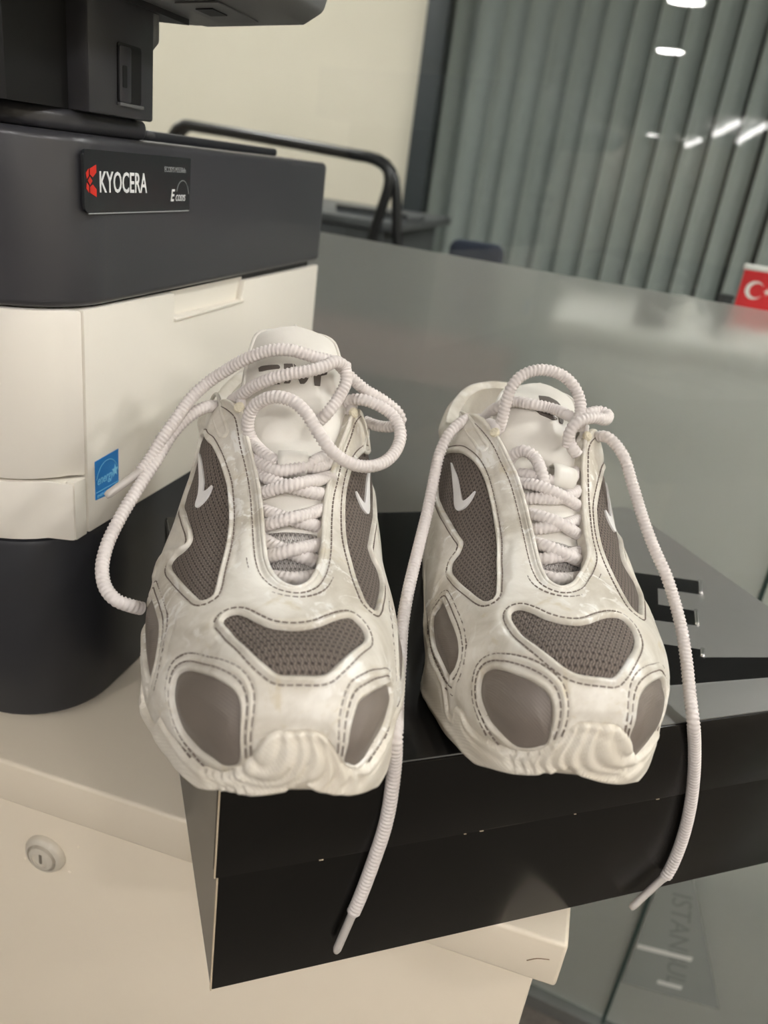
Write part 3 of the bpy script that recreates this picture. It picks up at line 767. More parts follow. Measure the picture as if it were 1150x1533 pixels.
# outlines of panels, emblems and seams in the sneaker's own surface coordinates (u along, v across); laces as space curves
OUT = {'L':{'toe_mesh':[[0.0685,-0.02987],[0.07078,-0.02837],[0.07065,-0.02501],[0.06856,-0.02222],[0.06299,-0.01776],[0.05808,-0.01254],[0.05602,-0.00555],[0.05649,-0.00017],[0.05897,0.00588],[0.06329,0.01137],[0.06817,0.01732],[0.07025,0.02104],[0.06832,0.02443],[0.06521,0.0266],[0.06086,0.02665],[0.05306,0.02209],[0.04251,0.01462],[0.03655,0.00905],[0.03402,0.00609],[0.03315,0.00329],[0.03308,-0.00367],[0.03362,-0.01035],[0.03617,-0.01365],[0.04216,-0.01859],[0.05241,-0.02349],[0.06195,-0.02754]],'toe_outer':[[0.06047,-0.05936],[0.0614,-0.05569],[0.05946,-0.05093],[0.0556,-0.0464],[0.04713,-0.03935],[0.04006,-0.03299],[0.03466,-0.02787],[0.0312,-0.02554],[0.02807,-0.02495],[0.02341,-0.0273],[0.02135,-0.03181],[0.02164,-0.03675],[0.02417,-0.04309],[0.02752,-0.04929],[0.03139,-0.05396],[0.03938,-0.06267],[0.04801,-0.06671],[0.05412,-0.06524],[0.05857,-0.06308]],'toe_inner':[[0.05236,0.04618],[0.04918,0.04936],[0.04451,0.05039],[0.03771,0.04811],[0.02918,0.04142],[0.02411,0.03855],[0.02031,0.03371],[0.01673,0.02529],[0.01497,0.0197],[0.01685,0.01712],[0.02003,0.0164],[0.02411,0.01728],[0.02857,0.01932],[0.03407,0.02576],[0.04255,0.03581]],'side_outer':[[0.2435,-0.0835],[0.24514,-0.08049],[0.24305,-0.07803],[0.21739,-0.06531],[0.20337,-0.05386],[0.19387,-0.04775],[0.18472,-0.0428],[0.17475,-0.03845],[0.16555,-0.03522],[0.15557,-0.03322],[0.1432,-0.03148],[0.13221,-0.03093],[0.12244,-0.03117],[0.11182,-0.03216],[0.10314,-0.03297],[0.09291,-0.03374],[0.0878,-0.03484],[0.0879,-0.03726],[0.09065,-0.03992],[0.09691,-0.04301],[0.10951,-0.04913],[0.12481,-0.05694],[0.13575,-0.06276],[0.14134,-0.06446],[0.14259,-0.06201],[0.14125,-0.05686],[0.1419,-0.05354],[0.14479,-0.05198],[0.15228,-0.05378],[0.16122,-0.05793],[0.1751,-0.06593],[0.19657,-0.08076],[0.20072,-0.0794],[0.20443,-0.07759],[0.21215,-0.07901],[0.23176,-0.08625]],'side_inner':[[0.24953,0.08924],[0.24466,0.08205],[0.22295,0.06885],[0.20676,0.05271],[0.19237,0.04128],[0.17843,0.0343],[0.16398,0.03016],[0.14688,0.02758],[0.12977,0.02674],[0.1129,0.02806],[0.10405,0.02867],[0.09284,0.03001],[0.08669,0.03128],[0.08533,0.03318],[0.08702,0.03566],[0.09274,0.03893],[0.1043,0.04404],[0.11586,0.04955],[0.1238,0.05303],[0.13235,0.05603],[0.13822,0.05533],[0.1407,0.05001],[0.14631,0.04798],[0.15637,0.05227],[0.17442,0.06221],[0.19514,0.07586],[0.21578,0.08916],[0.23335,0.09234]],'ball_outer':[[0.13876,-0.08349],[0.13955,-0.08253],[0.1226,-0.07251],[0.10795,-0.06661],[0.09375,-0.06277],[0.08525,-0.06329],[0.0797,-0.06706],[0.07991,-0.07568],[0.08449,-0.0835],[0.07991,-0.08356],[0.0797,-0.07994],[0.08525,-0.07925],[0.09375,-0.07977],[0.10795,-0.08257],[0.1226,-0.08539],[0.13955,-0.09041]],'ball_inner':[[0.11529,0.06673],[0.11603,0.06406],[0.11084,0.0618],[0.10014,0.05889],[0.08484,0.05593],[0.07563,0.05552],[0.07091,0.05723],[0.06969,0.06224],[0.07118,0.06851],[0.06969,0.07012],[0.07091,0.07011],[0.07563,0.07148],[0.08484,0.07293],[0.10014,0.07485],[0.11084,0.07468],[0.11603,0.07194]],'throat':[[0.20629,-0.03158],[0.20017,-0.02906],[0.18519,-0.02499],[0.17077,-0.0207],[0.15602,-0.01758],[0.13696,-0.01534],[0.11703,-0.01389],[0.10473,-0.01277],[0.09381,-0.01049],[0.08619,-0.00609],[0.08421,-0.00162],[0.08779,0.00348],[0.09581,0.00725],[0.1061,0.00997],[0.11895,0.01187],[0.13935,0.01355],[0.15528,0.01566],[0.16772,0.01893],[0.17911,0.02193],[0.19152,0.02624],[0.20332,0.03132],[0.21334,0.03524]],'sole':[[0.08952,-0.09679],[0.07462,-0.09127],[0.07015,-0.08537],[0.06863,-0.0817],[0.06581,-0.0806],[0.06107,-0.07976],[0.05416,-0.07681],[0.0468,-0.07447],[0.03912,-0.0685],[0.03237,-0.05969],[0.02688,-0.05081],[0.02322,-0.04223],[0.02008,-0.03291],[0.01795,-0.02399],[0.01786,-0.01728],[0.01804,-0.01398],[0.01792,-0.0112],[0.01677,-0.00607],[0.01674,-0.00194],[0.01642,0.0033],[0.01527,0.00619],[0.01382,0.00919],[0.01351,0.0141],[0.01518,0.02194],[0.01862,0.03151],[0.02315,0.03992],[0.03016,0.04874],[0.03715,0.05451]],'dot':[[0.01552,-0.01623]]},'R':{'toe_mesh':[[0.06809,0.02583],[0.07182,0.02465],[0.07199,0.02151],[0.06781,0.01668],[0.06232,0.01162],[0.05914,0.00511],[0.05907,-0.00185],[0.06111,-0.00668],[0.0672,-0.01374],[0.07189,-0.01976],[0.07384,-0.02485],[0.07,-0.02794],[0.06311,-0.0287],[0.05497,-0.02605],[0.04191,-0.0193],[0.03508,-0.01502],[0.03205,-0.01212],[0.03123,-0.00772],[0.03094,-0.00247],[0.03183,0.00399],[0.03595,0.01054],[0.04552,0.01872],[0.05894,0.024]],'toe_outer':[[0.06047,-0.05936],[0.0614,-0.05569],[0.05946,-0.05093],[0.0556,-0.0464],[0.04713,-0.03935],[0.04006,-0.03299],[0.03466,-0.02787],[0.0312,-0.02554],[0.02807,-0.02495],[0.02341,-0.0273],[0.02135,-0.03181],[0.02164,-0.03675],[0.02417,-0.04309],[0.02752,-0.04929],[0.03139,-0.05396],[0.03938,-0.06267],[0.04801,-0.06671],[0.05412,-0.06524],[0.05857,-0.06308]],'toe_inner':[[0.04869,0.05038],[0.05045,0.04622],[0.04783,0.04071],[0.04326,0.03569],[0.03736,0.02872],[0.03151,0.02072],[0.02657,0.0145],[0.0235,0.01196],[0.01918,0.0105],[0.01401,0.01073],[0.0119,0.01229],[0.01352,0.01837],[0.01795,0.02955],[0.0224,0.03799],[0.02955,0.04664],[0.03758,0.0535],[0.04449,0.05428]],'side_outer':[[0.2435,-0.0835],[0.24514,-0.08049],[0.24305,-0.07803],[0.21739,-0.06531],[0.20337,-0.05386],[0.19387,-0.04775],[0.18472,-0.0428],[0.17475,-0.03845],[0.16555,-0.03522],[0.15557,-0.03322],[0.1432,-0.03148],[0.13221,-0.03093],[0.12244,-0.03117],[0.11182,-0.03216],[0.10314,-0.03297],[0.09291,-0.03374],[0.0878,-0.03484],[0.0879,-0.03726],[0.09065,-0.03992],[0.09691,-0.04301],[0.10951,-0.04913],[0.12481,-0.05694],[0.13575,-0.06276],[0.14134,-0.06446],[0.14259,-0.06201],[0.14125,-0.05686],[0.1419,-0.05354],[0.14479,-0.05198],[0.15228,-0.05378],[0.16122,-0.05793],[0.1751,-0.06593],[0.19657,-0.08076],[0.20072,-0.0794],[0.20443,-0.07759],[0.21215,-0.07901],[0.23176,-0.08625]],'side_inner':[[0.24953,0.08924],[0.24466,0.08205],[0.22295,0.06885],[0.20676,0.05271],[0.19237,0.04128],[0.17843,0.0343],[0.16398,0.03016],[0.14688,0.02758],[0.12977,0.02674],[0.1129,0.02806],[0.10405,0.02867],[0.09284,0.03001],[0.08669,0.03128],[0.08533,0.03318],[0.08702,0.03566],[0.09274,0.03893],[0.1043,0.04404],[0.11586,0.04955],[0.1238,0.05303],[0.13235,0.05603],[0.13822,0.05533],[0.1407,0.05001],[0.14631,0.04798],[0.15637,0.05227],[0.17442,0.06221],[0.19514,0.07586],[0.21578,0.08916],[0.23335,0.09234]],'ball_outer':[[0.13876,-0.08349],[0.13955,-0.08253],[0.1226,-0.07251],[0.10795,-0.06661],[0.09375,-0.06277],[0.08525,-0.06329],[0.0797,-0.06706],[0.07991,-0.07568],[0.08449,-0.0835],[0.07991,-0.08356],[0.0797,-0.07994],[0.08525,-0.07925],[0.09375,-0.07977],[0.10795,-0.08257],[0.1226,-0.08539],[0.13955,-0.09041]],'ball_inner':[[0.11529,0.06673],[0.11603,0.06406],[0.11084,0.0618],[0.10014,0.05889],[0.08484,0.05593],[0.07563,0.05552],[0.07091,0.05723],[0.06969,0.06224],[0.07118,0.06851],[0.06969,0.07012],[0.07091,0.07011],[0.07563,0.07148],[0.08484,0.07293],[0.10014,0.07485],[0.11084,0.07468],[0.11603,0.07194]],'throat':[[0.19898,0.02584],[0.1821,0.01854],[0.16691,0.01289],[0.14593,0.00931],[0.12825,0.00806],[0.11398,0.00772],[0.09912,0.00715],[0.0903,0.00524],[0.0865,0.00056],[0.08997,-0.00505],[0.10097,-0.01107],[0.11205,-0.01613],[0.1225,-0.01957],[0.13757,-0.02072],[0.15644,-0.0231],[0.17324,-0.02491],[0.18863,-0.02628],[0.20459,-0.03026]],'sole':[[0.0654,0.08445],[0.06201,0.082],[0.06164,0.07541],[0.05862,0.07303],[0.05408,0.07075],[0.05009,0.07122],[0.04293,0.06807],[0.03425,0.05836],[0.02696,0.04775],[0.02088,0.03691],[0.01478,0.02349],[0.01144,0.01347],[0.01077,0.00647],[0.01321,0.00269],[0.01534,0.00044],[0.01603,-0.0041],[0.01691,-0.00952],[0.01901,-0.01591],[0.02064,-0.02297],[0.02254,-0.03124],[0.02552,-0.04213],[0.02908,-0.05072],[0.03307,-0.05436],[0.03978,-0.06013]],'dot':[[0.01872,-0.02377]]}}
CHECK = {'L':{'side_outer':[[0.21855,-0.07493],[0.20706,-0.06601],[0.19356,-0.05798],[0.18208,-0.053],[0.17477,-0.05112],[0.17353,-0.04839],[0.17369,-0.04505],[0.17,-0.0455],[0.1673,-0.04797],[0.16682,-0.05205],[0.16795,-0.05433],[0.17083,-0.05577],[0.17711,-0.05566],[0.18906,-0.05906],[0.20181,-0.06514]],'side_inner':[[0.21437,0.06743],[0.20797,0.06357],[0.1957,0.05691],[0.18145,0.05199],[0.17612,0.0495],[0.1747,0.04476],[0.17491,0.03997],[0.17213,0.04197],[0.17053,0.04672],[0.17337,0.05361],[0.17906,0.05742],[0.18955,0.05974],[0.2031,0.06366]]},'R':{'side_outer':[[0.21855,-0.07493],[0.20706,-0.06601],[0.19356,-0.05798],[0.18208,-0.053],[0.17477,-0.05112],[0.17353,-0.04839],[0.17369,-0.04505],[0.17,-0.0455],[0.1673,-0.04797],[0.16682,-0.05205],[0.16795,-0.05433],[0.17083,-0.05577],[0.17711,-0.05566],[0.18906,-0.05906],[0.20181,-0.06514]],'side_inner':[[0.21437,0.06743],[0.20797,0.06357],[0.1957,0.05691],[0.18145,0.05199],[0.17612,0.0495],[0.1747,0.04476],[0.17491,0.03997],[0.17213,0.04197],[0.17053,0.04672],[0.17337,0.05361],[0.17906,0.05742],[0.18955,0.05974],[0.2031,0.06366]]}}
RIDGE = {'L':[[[[0.1414,-0.05589],[0.15459,-0.07198],[0.15915,-0.08288],[0.1519,-0.0827]],0.0012,0.0016],[[[0.13584,-0.02412],[0.13224,-0.02535],[0.11943,-0.02595],[0.10829,-0.02604]],-0.0007,0.0022],[[[0.19688,-0.04023],[0.18474,-0.03411],[0.1725,-0.03073],[0.15972,-0.02891]],-0.0007,0.0022],[[[0.09946,-0.05611],[0.08373,-0.05227],[0.07186,-0.05832]],-0.0008,0.0012],[[[0.07142,-0.0585],[0.06427,-0.04628],[0.05652,-0.03376]],-0.0007,0.0013]],'R':[[[[0.12192,0.04999],[0.13175,0.05973],[0.12915,0.06748]],0.001,0.0016],[[[0.12405,0.02027],[0.11023,0.02338],[0.09642,0.02383]],-0.0007,0.0022],[[[0.082,0.04565],[0.07262,0.04725],[0.0705,0.05188]],-0.0008,0.0012],[[[0.1828,0.0285],[0.16928,0.02471],[0.1549,0.02146]],-0.0006,0.0014]]}
LOOPS = {'L':[[[0.25287,-0.05509],[0.21937,-0.04831],[0.20252,-0.04064],[0.19798,-0.0394],[0.19889,-0.04276],[0.20893,-0.04985],[0.24868,-0.06471],[0.26529,-0.06271]],[[0.20782,0.05165],[0.219,0.05475],[0.22375,0.05381],[0.22366,0.05428],[0.22288,0.05985],[0.21844,0.06301]]],'R':[[[0.24487,0.05164],[0.22114,0.04517],[0.2018,0.03509],[0.19415,0.03104],[0.19476,0.03479],[0.20527,0.04215],[0.22072,0.05071]]]}
GLYPH = {'L':[[[0.778,-0.7028],[0.7814,-0.6522],[0.7802,-0.3509],[0.7758,-0.3057],[0.7688,-0.3134],[0.7663,-0.6406],[0.7675,-0.6943]],[[0.783,-0.2437],[0.7844,-0.0686],[0.7538,-0.0844],[0.726,-0.1105],[0.7247,-0.2247],[0.7527,-0.2332]],[[0.7262,-0.401],[0.7492,-0.2955],[0.7456,-0.2522],[0.7228,-0.2966],[0.7227,-0.3789]],[[0.7846,-0.0576],[0.7764,-0.0013],[0.7428,0.1209],[0.7737,0.2202],[0.772,0.2875],[0.7376,0.1966],[0.728,0.143],[0.7266,0.0686],[0.7618,-0.0211]],[[0.7588,0.3193],[0.7742,0.4481],[0.7811,0.5935],[0.7723,0.5892],[0.7613,0.4559],[0.7305,0.4382],[0.728,0.327]]],'R':[[[0.8303,0.07],[0.8327,-0.1535],[0.8156,-0.34],[0.7973,-0.4063],[0.7809,-0.2549],[0.7958,0.0446]],[[0.7488,0.1591],[0.7434,-0.1249],[0.7235,-0.3102],[0.7152,-0.2082],[0.7289,0.0462]],[[0.7354,-0.3378],[0.7358,-0.4381],[0.7131,-0.4296],[0.7119,-0.3494]]]}
KEEPER = {'L':[0.4863,0.5455,-0.2574,0.1689],'R':[0.4893,0.5618,-0.4959,-0.1315]}
GROOVE = {'L':[[[0.0151,-0.00717,0.04948],[0.01391,-0.00713,0.04527],[0.01338,-0.00864,0.04004],[0.01381,-0.01127,0.03718],[0.01461,-0.01383,0.03689],[0.01538,-0.01545,0.03932]],[[0.01478,-0.00277,0.05002],[0.01362,-0.00108,0.04668],[0.01258,-0.00104,0.04155],[0.01224,-0.00301,0.03595],[0.01273,-0.00704,0.03212],[0.01423,-0.01297,0.03028],[0.01595,-0.01737,0.03094],[0.01698,-0.01943,0.03339]],[[0.01461,0.00134,0.04998],[0.01312,0.00301,0.04495],[0.01225,0.00274,0.03964],[0.01196,0.00062,0.03397],[0.01231,-0.00426,0.02979],[0.01344,-0.0102,0.02781],[0.01549,-0.01624,0.02679],[0.01757,-0.02049,0.02714],[0.01893,-0.02274,0.02933]],[[0.01441,0.00562,0.04934],[0.01319,0.0081,0.04439],[0.01246,0.00898,0.03837],[0.01209,0.00754,0.03304],[0.0119,0.00303,0.03135],[0.01214,-0.00245,0.02883]],[[0.01377,0.00963,0.0461],[0.01326,0.01241,0.03991],[0.01322,0.0134,0.03373],[0.01265,0.01121,0.02942]],[[0.01985,-0.02409,0.02777],[0.0183,-0.02164,0.02531],[0.01662,-0.01831,0.02457]],[[0.02192,-0.0267,0.0253],[0.02019,-0.02422,0.02306],[0.0186,-0.02133,0.02248]],[[0.02416,-0.0291,0.02333],[0.02256,-0.0269,0.02131],[0.02072,-0.02414,0.02093]],[[0.02684,-0.0316,0.02201],[0.02501,-0.02946,0.02018],[0.02323,-0.02702,0.0195]],[[0.01388,0.01478,0.03879],[0.01476,0.01743,0.03402],[0.01521,0.01835,0.02934],[0.01437,0.01652,0.02708]],[[0.01662,0.02076,0.03174],[0.01802,0.0227,0.02811],[0.0184,0.02308,0.02514]]],'R':[[[0.01588,-0.01244,0.04803],[0.01492,-0.01265,0.0436],[0.01513,-0.01499,0.03838],[0.0168,-0.01905,0.03499],[0.01895,-0.02273,0.03465]],[[0.01494,-0.00642,0.04937],[0.01387,-0.00579,0.046],[0.01294,-0.00516,0.04147],[0.01272,-0.00652,0.03651],[0.01348,-0.01043,0.03226],[0.01576,-0.01693,0.02924],[0.02054,-0.02501,0.02688],[0.02489,-0.02995,0.02684]],[[0.01447,-0.0023,0.04925],[0.01308,-0.0012,0.0444],[0.01222,3e-05,0.0388],[0.01203,-0.0011,0.03377],[0.01235,-0.00461,0.03013],[0.01372,-0.01124,0.02794],[0.01658,-0.01855,0.02593]],[[0.01428,0.00257,0.04905],[0.01291,0.0035,0.04396],[0.01209,0.00554,0.03719],[0.01191,0.00424,0.03215],[0.01194,0.00081,0.02984]],[[0.01347,0.00528,0.04628],[0.0126,0.00769,0.04111],[0.0124,0.00974,0.03478],[0.01221,0.00866,0.03065],[0.01198,0.0061,0.02956]],[[0.01287,0.01129,0.03844],[0.01332,0.01377,0.03308],[0.01308,0.01294,0.02895],[0.01269,0.01113,0.02763]],[[0.01378,0.01507,0.03453],[0.01452,0.01694,0.03029],[0.01414,0.01597,0.02737]],[[0.01547,0.01886,0.03206],[0.01622,0.02013,0.02839],[0.01568,0.01911,0.02612]],[[0.0179,0.02256,0.03],[0.01847,0.02325,0.02738],[0.01783,0.02238,0.02573]]]}
LACE = {'L':[{'p':[[-0.11728,0.39643,-0.10058],[-0.12163,0.38623,-0.09631],[-0.12887,0.37898,-0.09402],[-0.14107,0.37301,-0.09144],[-0.14951,0.37067,-0.09258],[-0.16076,0.36807,-0.09792],[-0.17273,0.36707,-0.1068],[-0.18133,0.36522,-0.11423],[-0.18723,0.35808,-0.12232],[-0.19019,0.34885,-0.13151],[-0.19305,0.33973,-0.1405],[-0.19545,0.33149,-0.15023],[-0.19709,0.32695,-0.15459]],'tip':[[-0.19687,0.32713,-0.15429],[-0.20812,0.31277,-0.16592]]},{'p':[[-0.17932,0.37983,-0.13246],[-0.18132,0.36801,-0.12796],[-0.18594,0.35929,-0.13021],[-0.19107,0.34778,-0.13846],[-0.19298,0.33285,-0.1509],[-0.19533,0.31932,-0.16248],[-0.19679,0.30626,-0.17347],[-0.19599,0.29463,-0.18236],[-0.19252,0.28542,-0.18963],[-0.18681,0.27964,-0.19531],[-0.18011,0.27743,-0.19851],[-0.17453,0.28055,-0.20174],[-0.17182,0.28611,-0.20559]]},{'p':[[-0.17173,0.37385,-0.12456],[-0.16275,0.36449,-0.11739],[-0.15561,0.36214,-0.11114],[-0.14617,0.36133,-0.10506],[-0.13631,0.36313,-0.10085],[-0.12731,0.36738,-0.09822],[-0.12177,0.37291,-0.09603],[-0.11854,0.37885,-0.09433],[-0.11523,0.38397,-0.09697],[-0.11231,0.38195,-0.10289],[-0.11333,0.37587,-0.11097],[-0.11634,0.36858,-0.11829],[-0.1202,0.36764,-0.1235]]},{'p':[[-0.12824,0.33583,-0.13811],[-0.1377,0.33975,-0.13615],[-0.14766,0.3478,-0.13385],[-0.15053,0.34803,-0.12763],[-0.14937,0.34769,-0.11898],[-0.14418,0.34721,-0.1126],[-0.13678,0.34713,-0.1089],[-0.1279,0.3477,-0.10944],[-0.12029,0.34644,-0.11343],[-0.11389,0.34498,-0.1198],[-0.10695,0.34436,-0.12704],[-0.09987,0.34757,-0.13327],[-0.09121,0.3553,-0.13767],[-0.08359,0.36594,-0.13756],[-0.08023,0.3774,-0.13357],[-0.08125,0.38686,-0.12693],[-0.08749,0.39185,-0.12025],[-0.09527,0.39189,-0.11639],[-0.10485,0.39065,-0.11451],[-0.1124,0.39233,-0.11707],[-0.11576,0.39747,-0.12392]]},{'p':[[-0.12137,0.39042,-0.09706],[-0.11423,0.39328,-0.10409],[-0.10554,0.39671,-0.11062],[-0.0963,0.40096,-0.11559],[-0.08796,0.40352,-0.12141],[-0.08607,0.40518,-0.1261],[-0.09097,0.40745,-0.1311],[-0.09991,0.41015,-0.13321],[-0.10764,0.41302,-0.13303]]},{'p':[[-0.14324,0.34073,-0.14075],[-0.13534,0.33499,-0.14019],[-0.12664,0.33239,-0.14038],[-0.1162,0.33984,-0.13822],[-0.11226,0.34932,-0.13659],[-0.11001,0.36297,-0.13726]]},{'p':[[-0.11772,0.33994,-0.1386],[-0.11195,0.34502,-0.13943],[-0.10798,0.35791,-0.13995]]},{'p':[[-0.13892,0.33516,-0.14488],[-0.12787,0.32897,-0.14478],[-0.11738,0.3292,-0.14591],[-0.10936,0.33188,-0.14712],[-0.10362,0.33982,-0.15068]]},{'p':[[-0.13306,0.32478,-0.15209],[-0.1254,0.32348,-0.14678],[-0.1164,0.32607,-0.14305],[-0.10971,0.33576,-0.14296],[-0.10496,0.35063,-0.14471]]},{'p':[[-0.12948,0.31897,-0.15587],[-0.11939,0.31421,-0.15485],[-0.11071,0.31445,-0.1555],[-0.1041,0.31629,-0.15642],[-0.09811,0.32288,-0.1604]]},{'p':[[-0.12426,0.31022,-0.16089],[-0.1171,0.30896,-0.15604],[-0.10968,0.31124,-0.15276],[-0.10442,0.32014,-0.15295],[-0.10125,0.33211,-0.15446]]},{'p':[[-0.12109,0.30478,-0.16378],[-0.11257,0.29944,-0.16296],[-0.10367,0.29853,-0.16393],[-0.09764,0.29943,-0.16497],[-0.09218,0.30586,-0.16878]]},{'p':[[-0.11611,0.29604,-0.16826],[-0.10957,0.2941,-0.16388],[-0.10299,0.29608,-0.16073],[-0.09767,0.30424,-0.16155],[-0.09481,0.31466,-0.16395]]},{'p':[[-0.10968,0.28764,-0.17213],[-0.10308,0.28453,-0.16953],[-0.09684,0.28573,-0.16872],[-0.09238,0.2902,-0.16914],[-0.09022,0.29797,-0.17121]]}],'R':[{'p':[[-0.04746,0.45614,-0.13081],[-0.0522,0.44284,-0.12827],[-0.05551,0.43361,-0.12732],[-0.06132,0.42482,-0.13414],[-0.06373,0.41839,-0.14483],[-0.06312,0.40912,-0.15582],[-0.06148,0.39488,-0.16846],[-0.05919,0.36801,-0.18465],[-0.0568,0.34439,-0.19613],[-0.05368,0.32572,-0.20438],[-0.04822,0.30342,-0.21191],[-0.04329,0.28344,-0.21901],[-0.03893,0.26348,-0.2171],[-0.03726,0.26473,-0.23566],[-0.0368,0.26518,-0.26672],[-0.03967,0.26331,-0.29402],[-0.04267,0.26131,-0.31482],[-0.04411,0.26035,-0.32239]],'tip':[[-0.04397,0.26044,-0.32109],[-0.04891,0.25713,-0.34797]]},{'p':[[0.01333,0.44986,-0.12941],[0.0199,0.44672,-0.12465],[0.02514,0.44307,-0.12287],[0.03487,0.43889,-0.12943],[0.04363,0.43138,-0.14294],[0.05318,0.42311,-0.15854],[0.06238,0.41593,-0.17154],[0.07088,0.40972,-0.18204],[0.07698,0.40458,-0.19148],[0.08367,0.39399,-0.20339],[0.0886,0.38094,-0.21496],[0.09206,0.36691,-0.22549],[0.09504,0.35619,-0.23354],[0.10115,0.36047,-0.25184],[0.10641,0.36416,-0.27084],[0.11145,0.36771,-0.29547],[0.11398,0.36953,-0.31978],[0.11377,0.36943,-0.33924],[0.11254,0.36861,-0.34728]],'tip':[[0.11264,0.36867,-0.34625],[0.09778,0.35848,-0.36827]]},{'p':[[-0.03533,0.43251,-0.13457],[-0.03442,0.42716,-0.127],[-0.0334,0.42408,-0.11942],[-0.03293,0.42406,-0.10971],[-0.03134,0.4255,-0.09981],[-0.02639,0.42839,-0.09326],[-0.01749,0.43182,-0.08993],[-0.00671,0.43456,-0.09153],[0.00132,0.43494,-0.09707],[0.00618,0.43258,-0.10468],[0.00695,0.42892,-0.11072],[0.00465,0.42375,-0.11616],[0.00408,0.42038,-0.1209],[0.00695,0.41798,-0.12516],[0.01027,0.41929,-0.12884]]},{'p':[[0.00465,0.41864,-0.12506],[0.00383,0.4173,-0.1177],[0.00675,0.41862,-0.11118],[0.0141,0.42472,-0.10861],[0.02106,0.4322,-0.11025],[0.02175,0.43848,-0.10904],[0.0175,0.44002,-0.10854],[0.01246,0.43629,-0.10942],[0.00867,0.43408,-0.11252],[0.00864,0.43547,-0.11938]]},{'p':[[-0.04562,0.44899,-0.12771],[-0.04288,0.44498,-0.12303],[-0.03795,0.4388,-0.11678],[-0.03087,0.44011,-0.11271],[-0.01977,0.43725,-0.11107],[-0.0088,0.43881,-0.11167],[0.001,0.43259,-0.11211],[0.00914,0.43125,-0.11407]]},{'p':[[-0.02399,0.40893,-0.13641],[-0.02225,0.40729,-0.1326],[-0.01759,0.40619,-0.12884],[-0.01144,0.40428,-0.13021],[-0.00618,0.39716,-0.1346],[-0.00268,0.39346,-0.1407]]},{'p':[[-0.01577,0.39525,-0.14311],[-0.00765,0.39059,-0.14084],[0.00128,0.38918,-0.14138],[0.00901,0.39228,-0.14463],[0.01737,0.39994,-0.15115]]},{'p':[[-0.0109,0.38708,-0.14822],[-0.00333,0.38651,-0.14588],[0.00501,0.39033,-0.14564],[0.01159,0.39848,-0.14473],[0.01566,0.40963,-0.14544]]},{'p':[[-0.01696,0.40031,-0.14002],[-0.0103,0.39761,-0.13838],[-0.00279,0.39783,-0.1391],[0.00739,0.40287,-0.1401],[0.01289,0.42181,-0.13886]]},{'p':[[-0.00679,0.38009,-0.15275],[0.00018,0.37551,-0.15125],[0.00741,0.37455,-0.15172],[0.01356,0.37723,-0.15489],[0.02096,0.38463,-0.16094]]},{'p':[[-0.00313,0.37172,-0.15755],[0.00267,0.37232,-0.15509],[0.00922,0.37727,-0.15442],[0.01863,0.39315,-0.15543]]},{'p':[[-0.00068,0.36449,-0.16131],[0.0046,0.36005,-0.15953],[0.01097,0.35849,-0.15994],[0.01761,0.36183,-0.16312],[0.02552,0.37162,-0.1694]]},{'p':[[0.00251,0.35523,-0.16589],[0.00719,0.35556,-0.16357],[0.01484,0.36216,-0.16307],[0.02442,0.37962,-0.16587]]},{'p':[[0.00675,0.34719,-0.16981],[0.01173,0.34441,-0.1683],[0.01826,0.34859,-0.16891],[0.02516,0.36145,-0.17218]]}]}

# ------------------------------------------------------------------ sneaker materials
def node_mat(name): 
    m = bpy.data.materials.new(name); m.use_nodes = True
    MATS[name] = m
    return m, m.node_tree, m.node_tree.nodes['Principled BSDF']
def N_(nt, kind, **kw):
    n = nt.nodes.new(kind)
    for k, v in kw.items():
        if k == 'op': n.operation = v
        else: n.inputs[k].default_value = v
    return n
def math_(nt, op, a, b=None, c=None):
    n = nt.nodes.new('ShaderNodeMath'); n.operation = op
    for i, x in enumerate((a, b, c)):
        if x is None: continue
        if isinstance(x, (int, float)): n.inputs[i].default_value = x
        else: nt.links.new(x, n.inputs[i])
    return n.outputs[0]
def ramp_(nt, fac, stops):
    r = nt.nodes.new('ShaderNodeValToRGB')
    el = r.color_ramp.elements
    while len(el) < len(stops): el.new(0.5)
    for e, (p, c) in zip(el, stops): e.position = p; e.color = c if len(c) == 4 else lin(*c)
    nt.links.new(fac, r.inputs['Fac'])
    return r.outputs['Color']
def mix_(nt, fac, a, b):
    n = nt.nodes.new('ShaderNodeMix'); n.data_type = 'RGBA'
    for sock, x in ((n.inputs[0], fac), (n.inputs[6], a), (n.inputs[7], b)):
        if hasattr(x, 'is_output') : nt.links.new(x, sock)
        elif isinstance(x, (int, float)): sock.default_value = x
        else: sock.default_value = lin(*x)
    return n.outputs[2]

